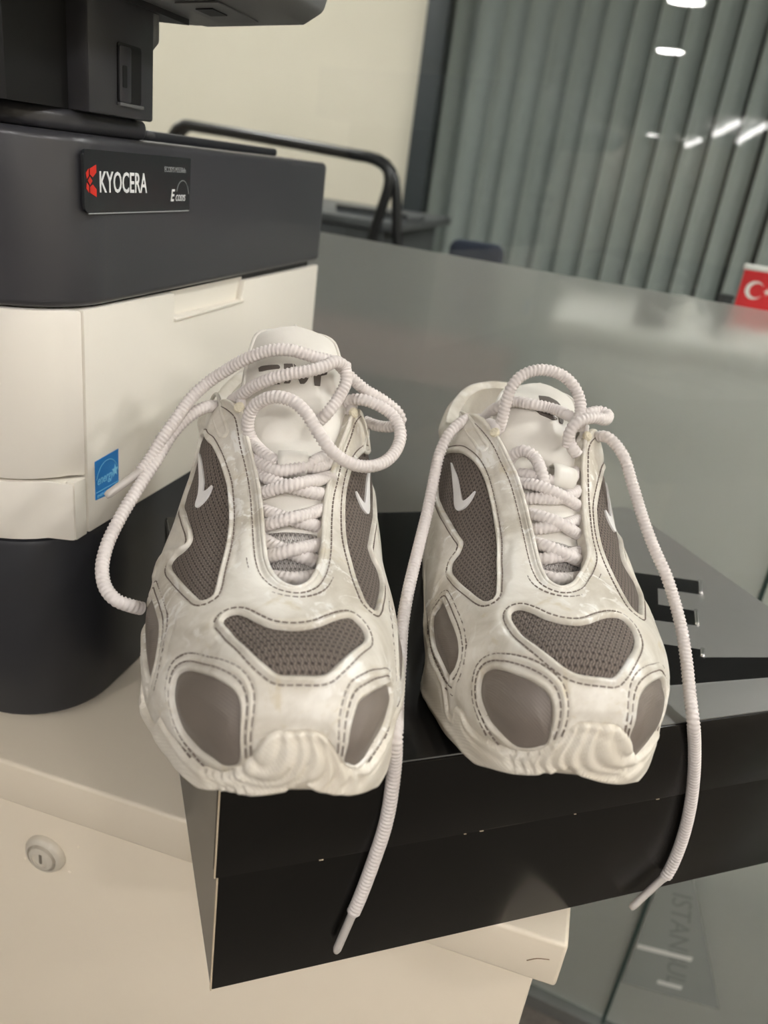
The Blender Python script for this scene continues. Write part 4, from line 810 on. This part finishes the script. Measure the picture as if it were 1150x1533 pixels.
def leather():
    m, nt, b = node_mat('scuffed_leather')
    tc = nt.nodes.new('ShaderNodeTexCoord')
    def noise(scale, detail=6, rough=.6, dist=0.0):
        n = N_(nt, 'ShaderNodeTexNoise', Scale=scale, Detail=detail, Roughness=rough, Distortion=dist)
        nt.links.new(tc.outputs['Object'], n.inputs['Vector']); return n.outputs['Fac']
    c = ramp_(nt, noise(28, 5, .6, .6), [(.36, (226, 221, 211)), (.64, (190, 182, 167))])
    flake = ramp_(nt, noise(95, 8, .62, 1.2), [(.545, (0, 0, 0)), (.60, (255, 255, 255))])
    zone = ramp_(nt, noise(22, 3, .5), [(.47, (0, 0, 0)), (.60, (255, 255, 255))])
    f = math_(nt, 'MULTIPLY', math_(nt, 'MULTIPLY', flake, zone), .75)
    c = mix_(nt, f, c, (240, 238, 233))
    warm = ramp_(nt, noise(60, 7, .65, .8), [(.60, (0, 0, 0)), (.69, (255, 255, 255))])
    c = mix_(nt, math_(nt, 'MULTIPLY', warm, .55), c, (196, 182, 150))
    nt.links.new(c, b.inputs['Base Color'])
    nt.links.new(math_(nt, 'MULTIPLY_ADD', flake, -.10, .46), b.inputs['Roughness'])
    b.inputs['Sheen Weight'].default_value = .05
    bp = N_(nt, 'ShaderNodeBump', Strength=.12, Distance=.0006)
    nt.links.new(noise(420, 3), bp.inputs['Height']); nt.links.new(bp.outputs[0], b.inputs['Normal'])
leather()

def knit(name, dark, light, hole, k, rough=.8, depth=.0007, holes=1.0):
    """knitted mesh: staggered holes between slanting yarn columns, laid out in the panel's own surface coordinates"""
    m, nt, b = node_mat(name)
    uv = nt.nodes.new('ShaderNodeUVMap'); uv.uv_map = 'surface'
    sp = nt.nodes.new('ShaderNodeSeparateXYZ'); nt.links.new(uv.outputs[0], sp.inputs[0])
    x = math_(nt, 'MULTIPLY', sp.outputs[1], k); y = math_(nt, 'MULTIPLY', sp.outputs[0], k * .82)
    row = math_(nt, 'FLOOR', y)
    xs = math_(nt, 'ADD', x, math_(nt, 'MULTIPLY', math_(nt, 'MODULO', row, 2.0), .5))
    fx = math_(nt, 'SUBTRACT', math_(nt, 'FRACT', math_(nt, 'ADD', xs, 1000.0)), .5)
    fy = math_(nt, 'SUBTRACT', math_(nt, 'FRACT', math_(nt, 'ADD', y, 1000.0)), .5)
    d = math_(nt, 'SQRT', math_(nt, 'ADD', math_(nt, 'POWER', math_(nt, 'MULTIPLY', fx, 1.6), 2.0), math_(nt, 'POWER', math_(nt, 'MULTIPLY', fy, 1.25), 2.0)))
    mr = N_(nt, 'ShaderNodeMapRange'); mr.inputs[1].default_value = .12; mr.inputs[2].default_value = .36
    nt.links.new(d, mr.inputs[0])
    wav = math_(nt, 'MULTIPLY', math_(nt, 'SINE', math_(nt, 'MULTIPLY', y, 6.2832)), .10)
    col = math_(nt, 'COSINE', math_(nt, 'MULTIPLY', math_(nt, 'ADD', x, wav), 12.566))
    lnk = math_(nt, 'MULTIPLY_ADD', math_(nt, 'COSINE', math_(nt, 'MULTIPLY', math_(nt, 'ADD', y, math_(nt, 'MULTIPLY', x, .5)), 12.566)), .25, .75)
    yarn = math_(nt, 'MULTIPLY', math_(nt, 'MULTIPLY_ADD', col, .5, .5), lnk)
    hgt = math_(nt, 'ADD', math_(nt, 'MULTIPLY', mr.outputs[0], holes), math_(nt, 'MULTIPLY', yarn, .8))
    c = mix_(nt, math_(nt, 'MULTIPLY', yarn, .8), dark, light)
    hm = math_(nt, 'MULTIPLY', math_(nt, 'SUBTRACT', 1.0, mr.outputs[0]), holes)
    c = mix_(nt, hm, c, hole)
    nt.links.new(c, b.inputs['Base Color'])
    b.inputs['Roughness'].default_value = rough
    bp = N_(nt, 'ShaderNodeBump', Strength=.9, Distance=depth)
    nt.links.new(hgt, bp.inputs['Height']); nt.links.new(bp.outputs[0], b.inputs['Normal'])
knit('dark_knit', (92, 82, 75), (148, 136, 126), (34, 27, 24), 410.0)
knit('pale_knit', (176, 170, 166), (212, 207, 202), (128, 122, 118), 420.0, depth=.0006)

def ribbed(name, c1, c2, k, rough, strength, cross=True):
    m, nt, b = node_mat(name)
    uv = nt.nodes.new('ShaderNodeUVMap'); uv.uv_map = 'surface'
    sp = nt.nodes.new('ShaderNodeSeparateXYZ'); nt.links.new(uv.outputs[0], sp.inputs[0])
    s1 = math_(nt, 'SINE', math_(nt, 'MULTIPLY', math_(nt, 'ADD', sp.outputs[0], sp.outputs[1]), k))
    s2 = math_(nt, 'SINE', math_(nt, 'MULTIPLY', math_(nt, 'SUBTRACT', sp.outputs[0], sp.outputs[1]), k))
    h = math_(nt, 'MAXIMUM', s1, s2) if cross else s1
    tc = nt.nodes.new('ShaderNodeTexCoord')
    n = N_(nt, 'ShaderNodeTexNoise', Scale=30.0, Detail=6.0); nt.links.new(tc.outputs['Object'], n.inputs['Vector'])
    c = ramp_(nt, n.outputs['Fac'], [(.35, c1), (.68, c2)])
    nt.links.new(c, b.inputs['Base Color'])
    b.inputs['Roughness'].default_value = rough
    bp = N_(nt, 'ShaderNodeBump', Strength=strength, Distance=.0003)
    nt.links.new(h, bp.inputs['Height']); nt.links.new(bp.outputs[0], b.inputs['Normal'])
ribbed('taupe_rubber', (124, 114, 106), (116, 107, 99), 5200.0, .42, .25)
ribbed('sole_rubber', (226, 220, 208), (212, 203, 187), 4200.0, .55, .22)
mat('tongue_leather', (226, 222, 214), .5, noise=(30, (216, 211, 202), .3), bump=(500, .1, .0004))
mat('lining_cloth', (226, 220, 208), .9, bump=(700, .3, .0005))
mat('stitch_thread', (122, 110, 102), .8)
mat('stitch_pale', (206, 198, 184), .8)
mat('lace_cord', (222, 215, 211), .85, noise=(160, (210, 202, 198), .3), bump=(1500, .25, .0004))
mat('aglet_plastic', (190, 184, 178), .35)
mat('check_mark', (228, 226, 224), .35)
mat('glyph_grey', (92, 84, 78), .6)
mat('frayed_tip', (226, 217, 194), .9, bump=(900, .8, .001))

# ------------------------------------------------------------------ sneaker builder
def in_poly(P, poly):
    x, y = P[:, 0], P[:, 1]
    inside = np.zeros(len(P), bool)
    q = np.asarray(poly); j = len(q) - 1
    for i in range(len(q)):
        xi, yi = q[i]; xj, yj = q[j]
        c = ((yi > y) != (yj > y)) & (x < (xj - xi) * (y - yi) / (yj - yi + 1e-30) + xi)
        inside ^= c; j = i
    return inside

def sstep(x): x = np.clip(x, 0, 1); return x * x * (3 - 2 * x)

class Dist:
    """distance to a set of curves, exact within 15 mm"""
    def __init__(self, curves):
        self.parts = []
        for c in curves:
            c = resample(np.asarray(c), .0009)
            for i in range(0, len(c) - 1, 24): self.parts.append(c[i:i + 25])
    def __call__(self, P):
        P = np.asarray(P, float); out = np.full(len(P), .05)
        for c in self.parts:
            lo, hi = c.min(0) - .015, c.max(0) + .015
            k = np.where((P[:, 0] > lo[0]) & (P[:, 0] < hi[0]) & (P[:, 1] > lo[1]) & (P[:, 1] < hi[1]))[0]
            if not len(k): continue
            A = c[:-1]; B = c[1:] - A; L = (B ** 2).sum(1) + 1e-18
            q = P[k][:, None] - A[None]
            t = np.clip((q * B[None]).sum(2) / L, 0, 1)
            d = np.sqrt(((q - t[..., None] * B[None]) ** 2).sum(2)).min(1)
            out[k] = np.minimum(out[k], d)
        return out

def close(c): return np.vstack([c, c[:1]])

def patch_mesh(V, F, uv, skirt_dir=None, skirt=0.0015):
    """mesh from triangles; its rim is folded inwards so that no gap shows"""
    used = np.unique(F); rm = -np.ones(len(V), int); rm[used] = np.arange(len(used))
    v = V[used]; f = rm[F]; n0 = len(v); u = uv[used]
    e = np.concatenate([f[:, [0, 1]], f[:, [1, 2]], f[:, [2, 0]]])
    key = np.sort(e, 1); _, idx, cnt = np.unique(key, axis=0, return_index=True, return_counts=True)
    rim = e[idx[cnt == 1]]
    faces = [tuple(t) for t in f]
    if skirt_dir is not None:
        rv = np.unique(rim); lm = {int(r): n0 + i for i, r in enumerate(rv)}
        v = np.vstack([v, v[rv] - skirt_dir[used][rv] * skirt]); u = np.vstack([u, u[rv]])
        for a, b in rim: faces.append((b, a, lm[int(a)], lm[int(b)]))
    me = mesh_from(v, faces, True)
    lay = me.uv_layers.new(name='surface')
    li = np.empty(len(me.loops), int); me.loops.foreach_get('vertex_index', li)
    lay.data.foreach_set('uv', u[li].ravel())
    return me

SURF = ShoeSurface()
def v_at(a, side, h):
    i = int(np.argmin(abs(SURF.P[:, SURF.half, 0] - a)))
    js = SURF.half + side * np.arange(SURF.half + 1)
    H = SURF.P[i, js, 2]
    k = int(np.argmin(abs(H - h)))
    return (SURF.U[i], side * k / SURF.half * SURF.G[i])

def build_shoe(key, label):
    pose = POSE[key]; D = OUT[key]; mir = pose[3]
    root = empty('sneaker', (*shoe_to_world(np.array([.17, 0, 0]), pose)[:2], -.2362), -pose[2], label, 'shoe', 'pair of worn sneakers on the box')
    W3 = lambda p: shoe_to_world(p, pose)
    S = SURF
    # --- outlines in surface coordinates
    panels = {}
    for nm in ('toe_mesh', 'toe_outer', 'toe_inner', 'side_outer', 'side_inner', 'ball_outer', 'ball_inner'):
        panels[nm] = catmull(D[nm], .0009, True)[:-1]
    thr = [tuple(p) for p in D['throat']]
    if key == 'R': thr = thr[::-1]           # run from the outer knob round to the inner knob
    lat = [v_at(a, -1, h) for a, h in ((.212, .108), (.232, .097), (.258, .091), (.285, .098))]
    med = [v_at(a, 1, h) for a, h in ((.285, .098), (.258, .091), (.232, .098), (.212, .109))]
    heel_u = float(np.interp(.312, S.P[:, S.half, 0], S.U))
    opening = catmull(thr + med[::-1] + [(heel_u - .004, .016), (heel_u, .008), (heel_u, -.008), (heel_u - .004, -.016)] + lat[::-1], .0010, True)[:-1]
    sole = [tuple(p) for p in D['sole']]
    if key == 'R': sole = sole[::-1]         # outer -> inner
    rear_out = [v_at(a, -1, h) for a, h in ((.30, .038), (.25, .033), (.20, .030), (.15, .024), (.11, .017), (.085, .013))]
    rear_in = [v_at(a, 1, h) for a, h in ((.065, .026), (.085, .026), (.11, .027), (.15, .030), (.20, .034), (.25, .036), (.30, .040))]
    ue = S.U[-1]
    upper = catmull([p for p in rear_out] + sole + rear_in, .0010)
    upper_poly = np.vstack([upper, [(ue + .01, upper[-1][1]), (ue + .01, upper[0][1])]])
    # --- points
    pts = [np.vstack([c]) for c in panels.values()] + [opening, upper]
    edges = []
    allp = []
    cells = {}
    def add(p, force=False):
        k = (int(math.floor(p[0] / .00045)), int(math.floor(p[1] / .00045)))
        if k in cells and not force: return cells[k]
        cells[k] = len(allp); allp.append((float(p[0]), float(p[1]))); return cells[k]
    def chain(c, closed):
        ids = []
        for p in c:
            i = add(p)
            if not ids or ids[-1] != i: ids.append(i)
        if closed and ids[0] != ids[-1]: ids.append(ids[0])
        for a, b in zip(ids[:-1], ids[1:]): edges.append((a, b))
    for c in panels.values(): chain(c, True)
    chain(opening, True); chain(upper, False)
    # border of the unrolled surface
    us = resample(S.U[:, None], .0014)[:, 0]
    g = np.interp(us, S.U, S.G)
    for sd in (-1, 1):
        ids = [add((u, sd * gg)) for u, gg in zip(us, g)]
        for a, b in zip(ids[:-1], ids[1:]):
            if a != b: edges.append((a, b))
    for u0, gg in ((us[0], g[0]), (us[-1], g[-1])):
        for v in np.arange(-gg, gg, .0012): add((u0, v))
    # rings beside the outlines carry the rolled rims and stitch grooves
    for c in list(panels.values()) + [opening]:
        cc = close(c); t = np.gradient(cc, axis=0); t /= np.linalg.norm(t, axis=1)[:, None] + 1e-12
        nrm = np.stack([-t[:, 1], t[:, 0]], 1)
        for d in (-.0012, -.0006, .0006, .0012, .0019, .0026, .0033, .0041):
            q = cc + nrm * d * np.sign(((cc[1:, 0] - cc[:-1, 0]) * (cc[1:, 1] + cc[:-1, 1])).sum())
            for p in q:
                if abs(p[1]) < np.interp(p[0], S.U, S.G) - .0005: add(p)
    t = np.gradient(upper, axis=0); t /= np.linalg.norm(t, axis=1)[:, None] + 1e-12
    nrm = np.stack([-t[:, 1], t[:, 0]], 1)
    for d in (-.0024, -.0016, -.0008, .0008, .0016, .0024):
        for p in upper + nrm * d:
            if abs(p[1]) < np.interp(p[0], S.U, S.G) - .0005 and p[0] > 0: add(p)
    # body points, finer at the front
    def fill(u0, u1, st):
        k = 0
        for u in np.arange(u0, u1, st * .866):
            gg = np.interp(u, S.U, S.G); k += 1
            for v in np.arange(-gg + st * (.4 + .5 * (k % 2)), gg - st * .4, st): add((u, v))
    ut = float(np.interp(.045, S.P[:, S.half, 0], S.U)); um = float(np.interp(.20, S.P[:, S.half, 0], S.U))
    fill(.001, ut, .0007); fill(ut, um, .0014); fill(um, ue - .0005, .0024)
    vs, es, fs, *_ = delaunay_2d_cdt([Vector(p) for p in allp], edges, [], 0, 1e-7)
    UV = np.array([(v.x, v.y) for v in vs]); F = np.array([tuple(f) for f in fs if len(f) == 3])
    cen = UV[F].mean(1)
    ok = (abs(cen[:, 1]) < np.interp(cen[:, 0], S.U, S.G) + 1e-6) & (cen[:, 0] > S.U[0]) & (cen[:, 0] < ue)
    F = F[ok]; cen = cen[ok]
    # outward winding
    P, Nn = S.eval(UV)
    nf = np.cross(P[F[:, 1]] - P[F[:, 0]], P[F[:, 2]] - P[F[:, 0]])
    bad = (nf * Nn[F[:, 0]]).sum(1) < 0
    F[bad] = F[bad][:, [0, 2, 1]]
    reg = np.full(len(F), 'sole', dtype=object)
    up_in = in_poly(cen, upper_poly); reg[up_in] = 'upper'
    for nm, c in panels.items(): reg[in_poly(cen, c) & up_in] = nm
    reg[in_poly(cen, opening) & up_in] = 'open'
    # --- distances
    d_pan = Dist([close(c) for c in panels.values()])(UV)
    d_open = Dist([close(opening)])(UV)
    d_sole = Dist([upper])(UV)
    d_rub = Dist([close(panels[n]) for n in ('toe_outer', 'toe_inner', 'ball_outer', 'ball_inner')])(UV)
    a_, h_ = P[:, 0], P[:, 2]
    d_hole = np.minimum(d_pan, d_open)
    flip = mir < 0
    def finish(Vloc, Fm, uv, name, material, nrm=None, skirt=.0016, parent=root):
        Vw = W3(Vloc)
        if nrm is not None:
            nw = W3(Vloc + nrm) - Vw
        else: nw = None
        me = patch_mesh(Vw, Fm[:, [0, 2, 1]] if flip else Fm, uv, nw, skirt)
        return put(name, me, material, parent)
    # --- leather overlay
    und = (np.sin(UV[:, 0] * 95 + UV[:, 1] * 60) * np.sin(UV[:, 1] * 120 - UV[:, 0] * 33)) * .0005
    hov = .0004 + .0013 * sstep(d_hole / .0007) + .0007 * np.exp(-((d_hole - .0013) / .0006) ** 2) - .0005 * np.exp(-((d_hole - .0032) / .00055) ** 2) + .0004 * sstep((d_hole - .0032) / .003) + und * sstep(d_hole / .01)
    hov += np.where(d_rub < .012, .0006 * np.exp(-((d_rub - .0045) / .0007) ** 2) - .0006 * np.exp(-((d_rub - .0060) / .0006) ** 2), 0)
    hov += .0030 * np.exp(-((d_open - .008) / .005) ** 2) * sstep((a_ - .20) / .03)
    # folded ridges running back from the ball and along the eyestay
    ridge = RIDGE[key]
    for c, amp, wd in ridge:
        cv = catmull(c, .0008); dr = Dist([cv])(UV)
        hov += amp * np.exp(-(dr / wd) ** 2)
    hov = np.where(d_sole < .004, hov * (.45 + .55 * sstep(d_sole / .004)), hov)
    Vo = P + Nn * hov[:, None]
    finish(Vo, F[reg == 'upper'], UV, 'leather_overlay', 'scuffed_leather', Nn, .0055)
    # --- panels
    for nm in panels:
        m_ = reg == nm
        if not m_.any(): continue
        if 'mesh' in nm or 'side' in nm:
            hh = .0001 + .0005 * sstep(d_pan / .004); pn, mm = 'mesh_panel', 'dark_knit'
        else:
            hh = .0002 + .0016 * sstep(d_pan / .007); pn, mm = 'rubber_panel', 'taupe_rubber'
        finish(P + Nn * hh[:, None], F[m_], UV, pn, mm, Nn, .001)
    # --- rubber sole with toe bumper; terraces run round the dimple
    d_gr = np.full(len(P), .05)
    for c in GROOVE[key]:
        c = catmull(c, .0008); k_ = np.where((P[:, 0] < .06) & (P > c.min(0) - .006).all(1) & (P < c.max(0) + .006).all(1))[0]
        if len(k_): d_gr[k_] = np.minimum(d_gr[k_], np.sqrt(((P[k_][:, None] - c[None]) ** 2).sum(2)).min(1))
    hs = .0006 + .0021 * sstep(d_sole / .0012) - .0005 * np.exp(-((d_sole - .0032) / .0009) ** 2)
    front = sstep((.050 - a_) / .012)
    hs += front * (.0020 * (1 - np.exp(-(d_gr / .0017) ** 1.5)) - .0014)
    # welt line near the ground and wavy heel clouds
    hs += .0010 * np.exp(-((h_ - pchip(a_, [0, .03, .1, .32], [.024, .014, .006, .006])) / .0016) ** 2)
    hs += sstep((a_ - .05) / .02) * (.0006 * np.sin(a_ * 160 + h_ * 90) * sstep((.030 - h_) / .01))
    ms = reg == 'sole'
    so = finish(P + Nn * hs[:, None], F[ms], UV, 'rubber_sole', 'sole_rubber', Nn, .001)
    # closing pieces: toe and heel poles, tread
    cap = []
    Eo = P + Nn * hs[:, None]
    js = np.arange(0, S.NP, 4)
    rows = np.linspace(0, S.NQ - 1, 120).astype(int)
    Lb = S.P[rows, 0]; Rb = S.P[rows, -1]
    Vt = np.concatenate([Lb, Rb]); n = len(rows)
    Ft = [(i, i + 1, n + i + 1, n + i) for i in range(n - 1)]
    for r in (0, S.NQ - 1):
        ring = S.P[r, js]; b0 = len(Vt); Vt = np.vstack([Vt, ring]); Ft.append(tuple(range(b0, b0 + len(js))))
    put('tread', recalc(mesh_from(W3(Vt), Ft)), 'sole_rubber', so)
    # --- lining and insole
    ml = ((reg == 'upper') | (reg == 'side_outer') | (reg == 'side_inner')) & (S.eval(cen)[0][:, 0] > .085)
    finish(P - Nn * (.0030 + .0015 * sstep((a_ - .2) / .03))[:, None], F[ml][:, [0, 2, 1]], UV, 'lining', 'lining_cloth')
    i0 = int(np.argmin(abs(S.P[:, S.half, 0] - .07))); rr = np.arange(i0, S.NQ - 4, 6)
    jl = [int(np.argmin(abs(S.P[i, :S.half, 2] - .030))) for i in rr]; jm = [S.half + int(np.argmin(abs(S.P[i, S.half:, 2] - .030))) for i in rr]
    Li = np.array([S.P[i, j] for i, j in zip(rr, jl)]); Mi = np.array([S.P[i, j] for i, j in zip(rr, jm)])
    n = len(rr)
    put('insole', recalc(mesh_from(W3(np.concatenate([Li, Mi])), [(i, i + 1, n + i + 1, n + i) for i in range(n - 1)])), 'lining_cloth', root)
    # --- stitching
    sv, sf = [], []; pv, pf = [], []
    def dash(p, q, nrm, w=.00032, t=.0003, dst=(sv, sf)):
        p = np.asarray(p); q = np.asarray(q); ax = q - p; ax /= np.linalg.norm(ax) + 1e-12
        s_ = np.cross(nrm, ax); b0 = len(dst[0])
        for e, base in ((0, p), (1, q)):
            for sx, sz in ((-1, -1), (1, -1), (.6, 1), (-.6, 1)):
                dst[0].append(base + s_ * w * sx + nrm * t * sz)
        dst[1].extend([tuple(b0 + i for i in f) for f in ((0, 3, 2, 1), (4, 5, 6, 7), (0, 1, 5, 4), (1, 2, 6, 5), (2, 3, 7, 6), (3, 0, 4, 7))])
    def run(curve, off, hgt, closed=True, pitch=.0031, ln=.0021, lim=None, dst=(sv, sf), dmin=None):
        c = close(curve) if closed else np.asarray(curve)
        t = np.gradient(c, axis=0); t /= np.linalg.norm(t, axis=1)[:, None] + 1e-12
        nr = np.stack([-t[:, 1], t[:, 0]], 1)
        sg = np.sign(((c[1:, 0] - c[:-1, 0]) * (c[1:, 1] + c[:-1, 1])).sum()) if closed else 1
        q = resample(c + nr * off * sg, .0003)
        if dmin is not None:
            dd = dmin(q); q = q[dd > abs(off) * .93]
        if len(q) < 10: return
        step = int(pitch / .0003); l_ = int(ln / .0003)
        i = np.arange(0, len(q) - l_ - 1, step)
        A, B = q[i], q[i + l_]
        good = np.linalg.norm(A - B, axis=1) <= ln * 1.6
        if lim is not None: good &= lim((A + B) / 2)
        A, B = A[good], B[good]
        pa, na = S.eval(A); pb, nb_ = S.eval(B)
        for p_, q_, n1, n2 in zip(pa, pb, na, nb_): dash(p_ + n1 * hgt, q_ + n2 * hgt, (n1 + n2) / 2, dst=dst)
    upok = lambda p: in_poly(p, upper_poly) & (abs(p[:, 1]) < np.interp(p[:, 0], S.U, S.G))
    for nm, c in panels.items():
        dm = Dist([close(c)])
        run(c, .0032, .00155, lim=upok, dmin=dm)
        if nm in ('toe_outer', 'toe_inner', 'ball_outer', 'ball_inner'): run(c, .0060, .0016, lim=upok, dmin=dm)
    dm = Dist([close(opening)])
    run(opening, .0042, .0019, lim=lambda p: p[:, 0] < um, dmin=dm)
    run(opening, .0075, .0020, lim=lambda p: p[:, 0] < float(np.interp(.10, S.P[:, S.half, 0], S.U)), dmin=dm)
    me = mesh_from(W3(np.array(sv)), sf)
    st = put('stitching', recalc(me), 'stitch_thread', root); st['kind'] = 'stuff'
    # --- piping cord along the eyestay edge and the raised loops by the top eyelets
    def on_surf(uvs, hgt):
        p, n_ = S.eval(np.asarray(uvs)); return p + n_ * hgt
    tcurve = catmull(thr, .0012)
    put('eyestay_piping', tube_mesh(W3(on_surf(tcurve, .0018)), .0011, 8), 'scuffed_leather', root)
    for lp in LOOPS[key]:
        put('raised_loop', tube_mesh(W3(on_surf(catmull(lp, .0012, True), .0016)), .0011, 8), 'scuffed_leather', root)
    # --- tongue
    G = tongue_grid(key, 96, 41)
    nt_, nb = G.shape[:2]
    dt = np.gradient(G, axis=0); db = np.gradient(G, axis=1); nn = np.cross(db, dt); nn /= np.linalg.norm(nn, axis=2)[..., None] + 1e-12
    if nn[..., 2].mean() < 0: nn = -nn
    tv = np.linspace(0, 1, nt_)
    thick = (.003 + .007 * pchip(tv, [0, .4, .75, .97, 1], [.1, .4, 1, .8, .15]))[:, None] * (1 - np.abs(np.linspace(-1, 1, nb))[None] ** 6 * .75)
    def sheet(r0, r1):
        fr = G[r0:r1].reshape(-1, 3); bkk = (G - nn * thick[..., None])[r0:r1].reshape(-1, 3)
        V = np.concatenate([fr, bkk]); n_ = r1 - r0; o = n_ * nb; Fq = []
        for i in range(n_ - 1):
            for j in range(nb - 1):
                q = (i * nb + j, i * nb + j + 1, (i + 1) * nb + j + 1, (i + 1) * nb + j)
                Fq.append(q); Fq.append(tuple(o + k for k in reversed(q)))
        for i in range(n_ - 1):
            for j in (0, nb - 1): Fq.append((i * nb + j, (i + 1) * nb + j, o + (i + 1) * nb + j, o + i * nb + j))
        for i in (0, n_ - 1):
            for j in range(nb - 1): Fq.append((i * nb + j, i * nb + j + 1, o + i * nb + j + 1, o + i * nb + j))
        me = recalc(mesh_from(W3(V), Fq, True))
        uvs = np.stack(np.broadcast_arrays(np.repeat(tv, nb) * .2, np.tile(np.linspace(-.03, .03, nb), nt_)), 1).reshape(nt_, nb, 2)[r0:r1].reshape(-1, 2)
        uvs = np.concatenate([uvs, uvs])
        lay = me.uv_layers.new(name='surface')
        li = np.empty(len(me.loops), int); me.loops.foreach_get('vertex_index', li); lay.data.foreach_set('uv', uvs[li].ravel())
        return me
    rk = int(nt_ * .36)
    tg = put('tongue', sheet(rk - 1, nt_), 'tongue_leather', root)
    put('tongue_mesh', sheet(0, rk), 'pale_knit', root)
    rimc = np.concatenate([G[int(nt_ * .62):, 1], G[-1, 1:-1:4], G[int(nt_ * .62):, -2][::-1]]) 
    put('tongue_binding', tube_mesh(W3(resample(rimc, .0015)), .0011, 8), 'tongue_leather', tg)
    def ton(t, s):
        i = np.clip(t, 0, 1) * (nt_ - 1); j = (np.clip(s, -1, 1) + 1) / 2 * (nb - 1)
        i0, j0 = min(int(i), nt_ - 2), min(int(j), nb - 2); x, y = i - i0, j - j0
        return (G[i0, j0] * (1 - x) * (1 - y) + G[i0 + 1, j0] * x * (1 - y) + G[i0, j0 + 1] * (1 - x) * y + G[i0 + 1, j0 + 1] * x * y), nn[i0, j0]
    for poly in GLYPH[key]:
        q = catmull(poly, .02, True)[:-1] if False else np.array(poly)
        # subdivide the outline, fill it flat on the curved tongue
        q = resample(close(q), .02)[:-1]
        pt, pn = zip(*[ton(*p) for p in q])
        c0, cn = ton(*np.mean(q, 0))
        V = [p + n_ * .0006 for p, n_ in zip(pt, pn)] + [p - n_ * .0005 for p, n_ in zip(pt, pn)]
        n_ = len(pt)
        tri = delaunay_2d_cdt([Vector(p) for p in q], [], [tuple(range(n_))], 1, 1e-6)
        Fg = [tuple(f) for f in tri[2]] if len(tri[0]) == n_ else [tuple(range(n_))]
        Fg += [(i, (i + 1) % n_, n_ + (i + 1) % n_, n_ + i) for i in range(n_)]
        put('glyph', recalc(mesh_from(W3(np.array(V)), Fg)), 'glyph_grey', tg)
    # lace keeper on the tongue
    t0, t1, s0, s1 = KEEPER[key]
    Vk = []; 
    for i, t in enumerate(np.linspace(t0, t1, 9)):
        bulge = .0075 * math.sin(math.pi * i / 8) ** .5
        for s in np.linspace(s0, s1, 5):
            p, n_ = ton(t, s); Vk.append(p + n_ * (bulge + .0002))
    Vk = np.array(Vk); m0 = len(Vk)
    Fk = [(i * 5 + j, i * 5 + j + 1, (i + 1) * 5 + j + 1, (i + 1) * 5 + j) for i in range(8) for j in range(4)]
    me = mesh_from(W3(Vk), Fk, True); 
    ko = put('lace_keeper', me, 'tongue_leather', tg); sm = ko.modifiers.new('thickness', 'SOLIDIFY'); sm.thickness = .0012; sm.offset = 0
    # --- check emblems on the side mesh
    for nm, outer in (('side_outer', True), ('side_inner', False)):
        ck = CHECK[key].get(nm)
        if ck is None: continue
        q = catmull(ck, .0012, True)[:-1]
        n_ = len(q)
        tri = delaunay_2d_cdt([Vector(p) for p in q], [], [tuple(range(n_))], 1, 1e-7)
        qq = np.array([(p.x, p.y) for p in tri[0]])
        pt, pn = S.eval(qq)
        V = np.concatenate([pt + pn * .0016, pt - pn * .0002]); m0 = len(qq)
        Fg = [tuple(f) for f in tri[2]] + [(i, (i + 1) % n_, m0 + (i + 1) % n_, m0 + i) for i in range(n_)]
        put('check_emblem', recalc(mesh_from(W3(V), Fg)), 'check_mark', root)
    # --- webbing loops and frayed ends at the two top eyelets
    for k, (uvp, dirv) in enumerate(((thr[0], -1), (thr[-1], 1))):
        p, n_ = S.eval(np.array([uvp])); p = p[0]; n_ = n_[0]
        c = catmull([p + n_ * .001, p + np.array([.005, dirv * .001, .003]), p + np.array([.012, dirv * .003, .003]), p + np.array([.020, dirv * .004, -.003])], .001)
        lp = put('eyelet_loop', tube_mesh(W3(c), .0026, 10), 'lace_cord', root)
        fr = lathe([(.0008, -.002), (.0024, -.001), (.0030, .0008), (.0024, .0018), (.0006, .0022)], W3((p + n_ * .0022)[None])[0], W3((p + n_)[None])[0] - W3(p[None])[0], 12)
        put('frayed_tip', fr, 'frayed_tip', lp)
    # --- laces
    R0 = .0031
    def braid(s, th):
        a = 2 * np.pi * s / .0021
        return 1 + .085 * np.cos(a + th) + .035 * np.cos(a - 2 * th)
    strands = [tube_mesh(catmull(c['p'], .0004), R0, 12, True, braid) for c in LACE[key]]
    lace = put('shoelace', join_meshes(strands), 'lace_cord', root)
    for c in LACE[key]:
        if 'tip' in c:
            C2 = resample(np.array(c['tip'], float), .002)
            rad = np.full(len(C2), .0021); rad[0] = .0026; rad[1] = .0024; rad[-1] = .0014
            put('aglet', tube_mesh(C2, rad, 12), 'aglet_plastic', lace)
    return root

build_shoe('L', 'white and taupe sneaker whose laces tangle over its tongue, beside the printer')
build_shoe('R', 'white and taupe sneaker whose laces hang down both sides, away from the printer')
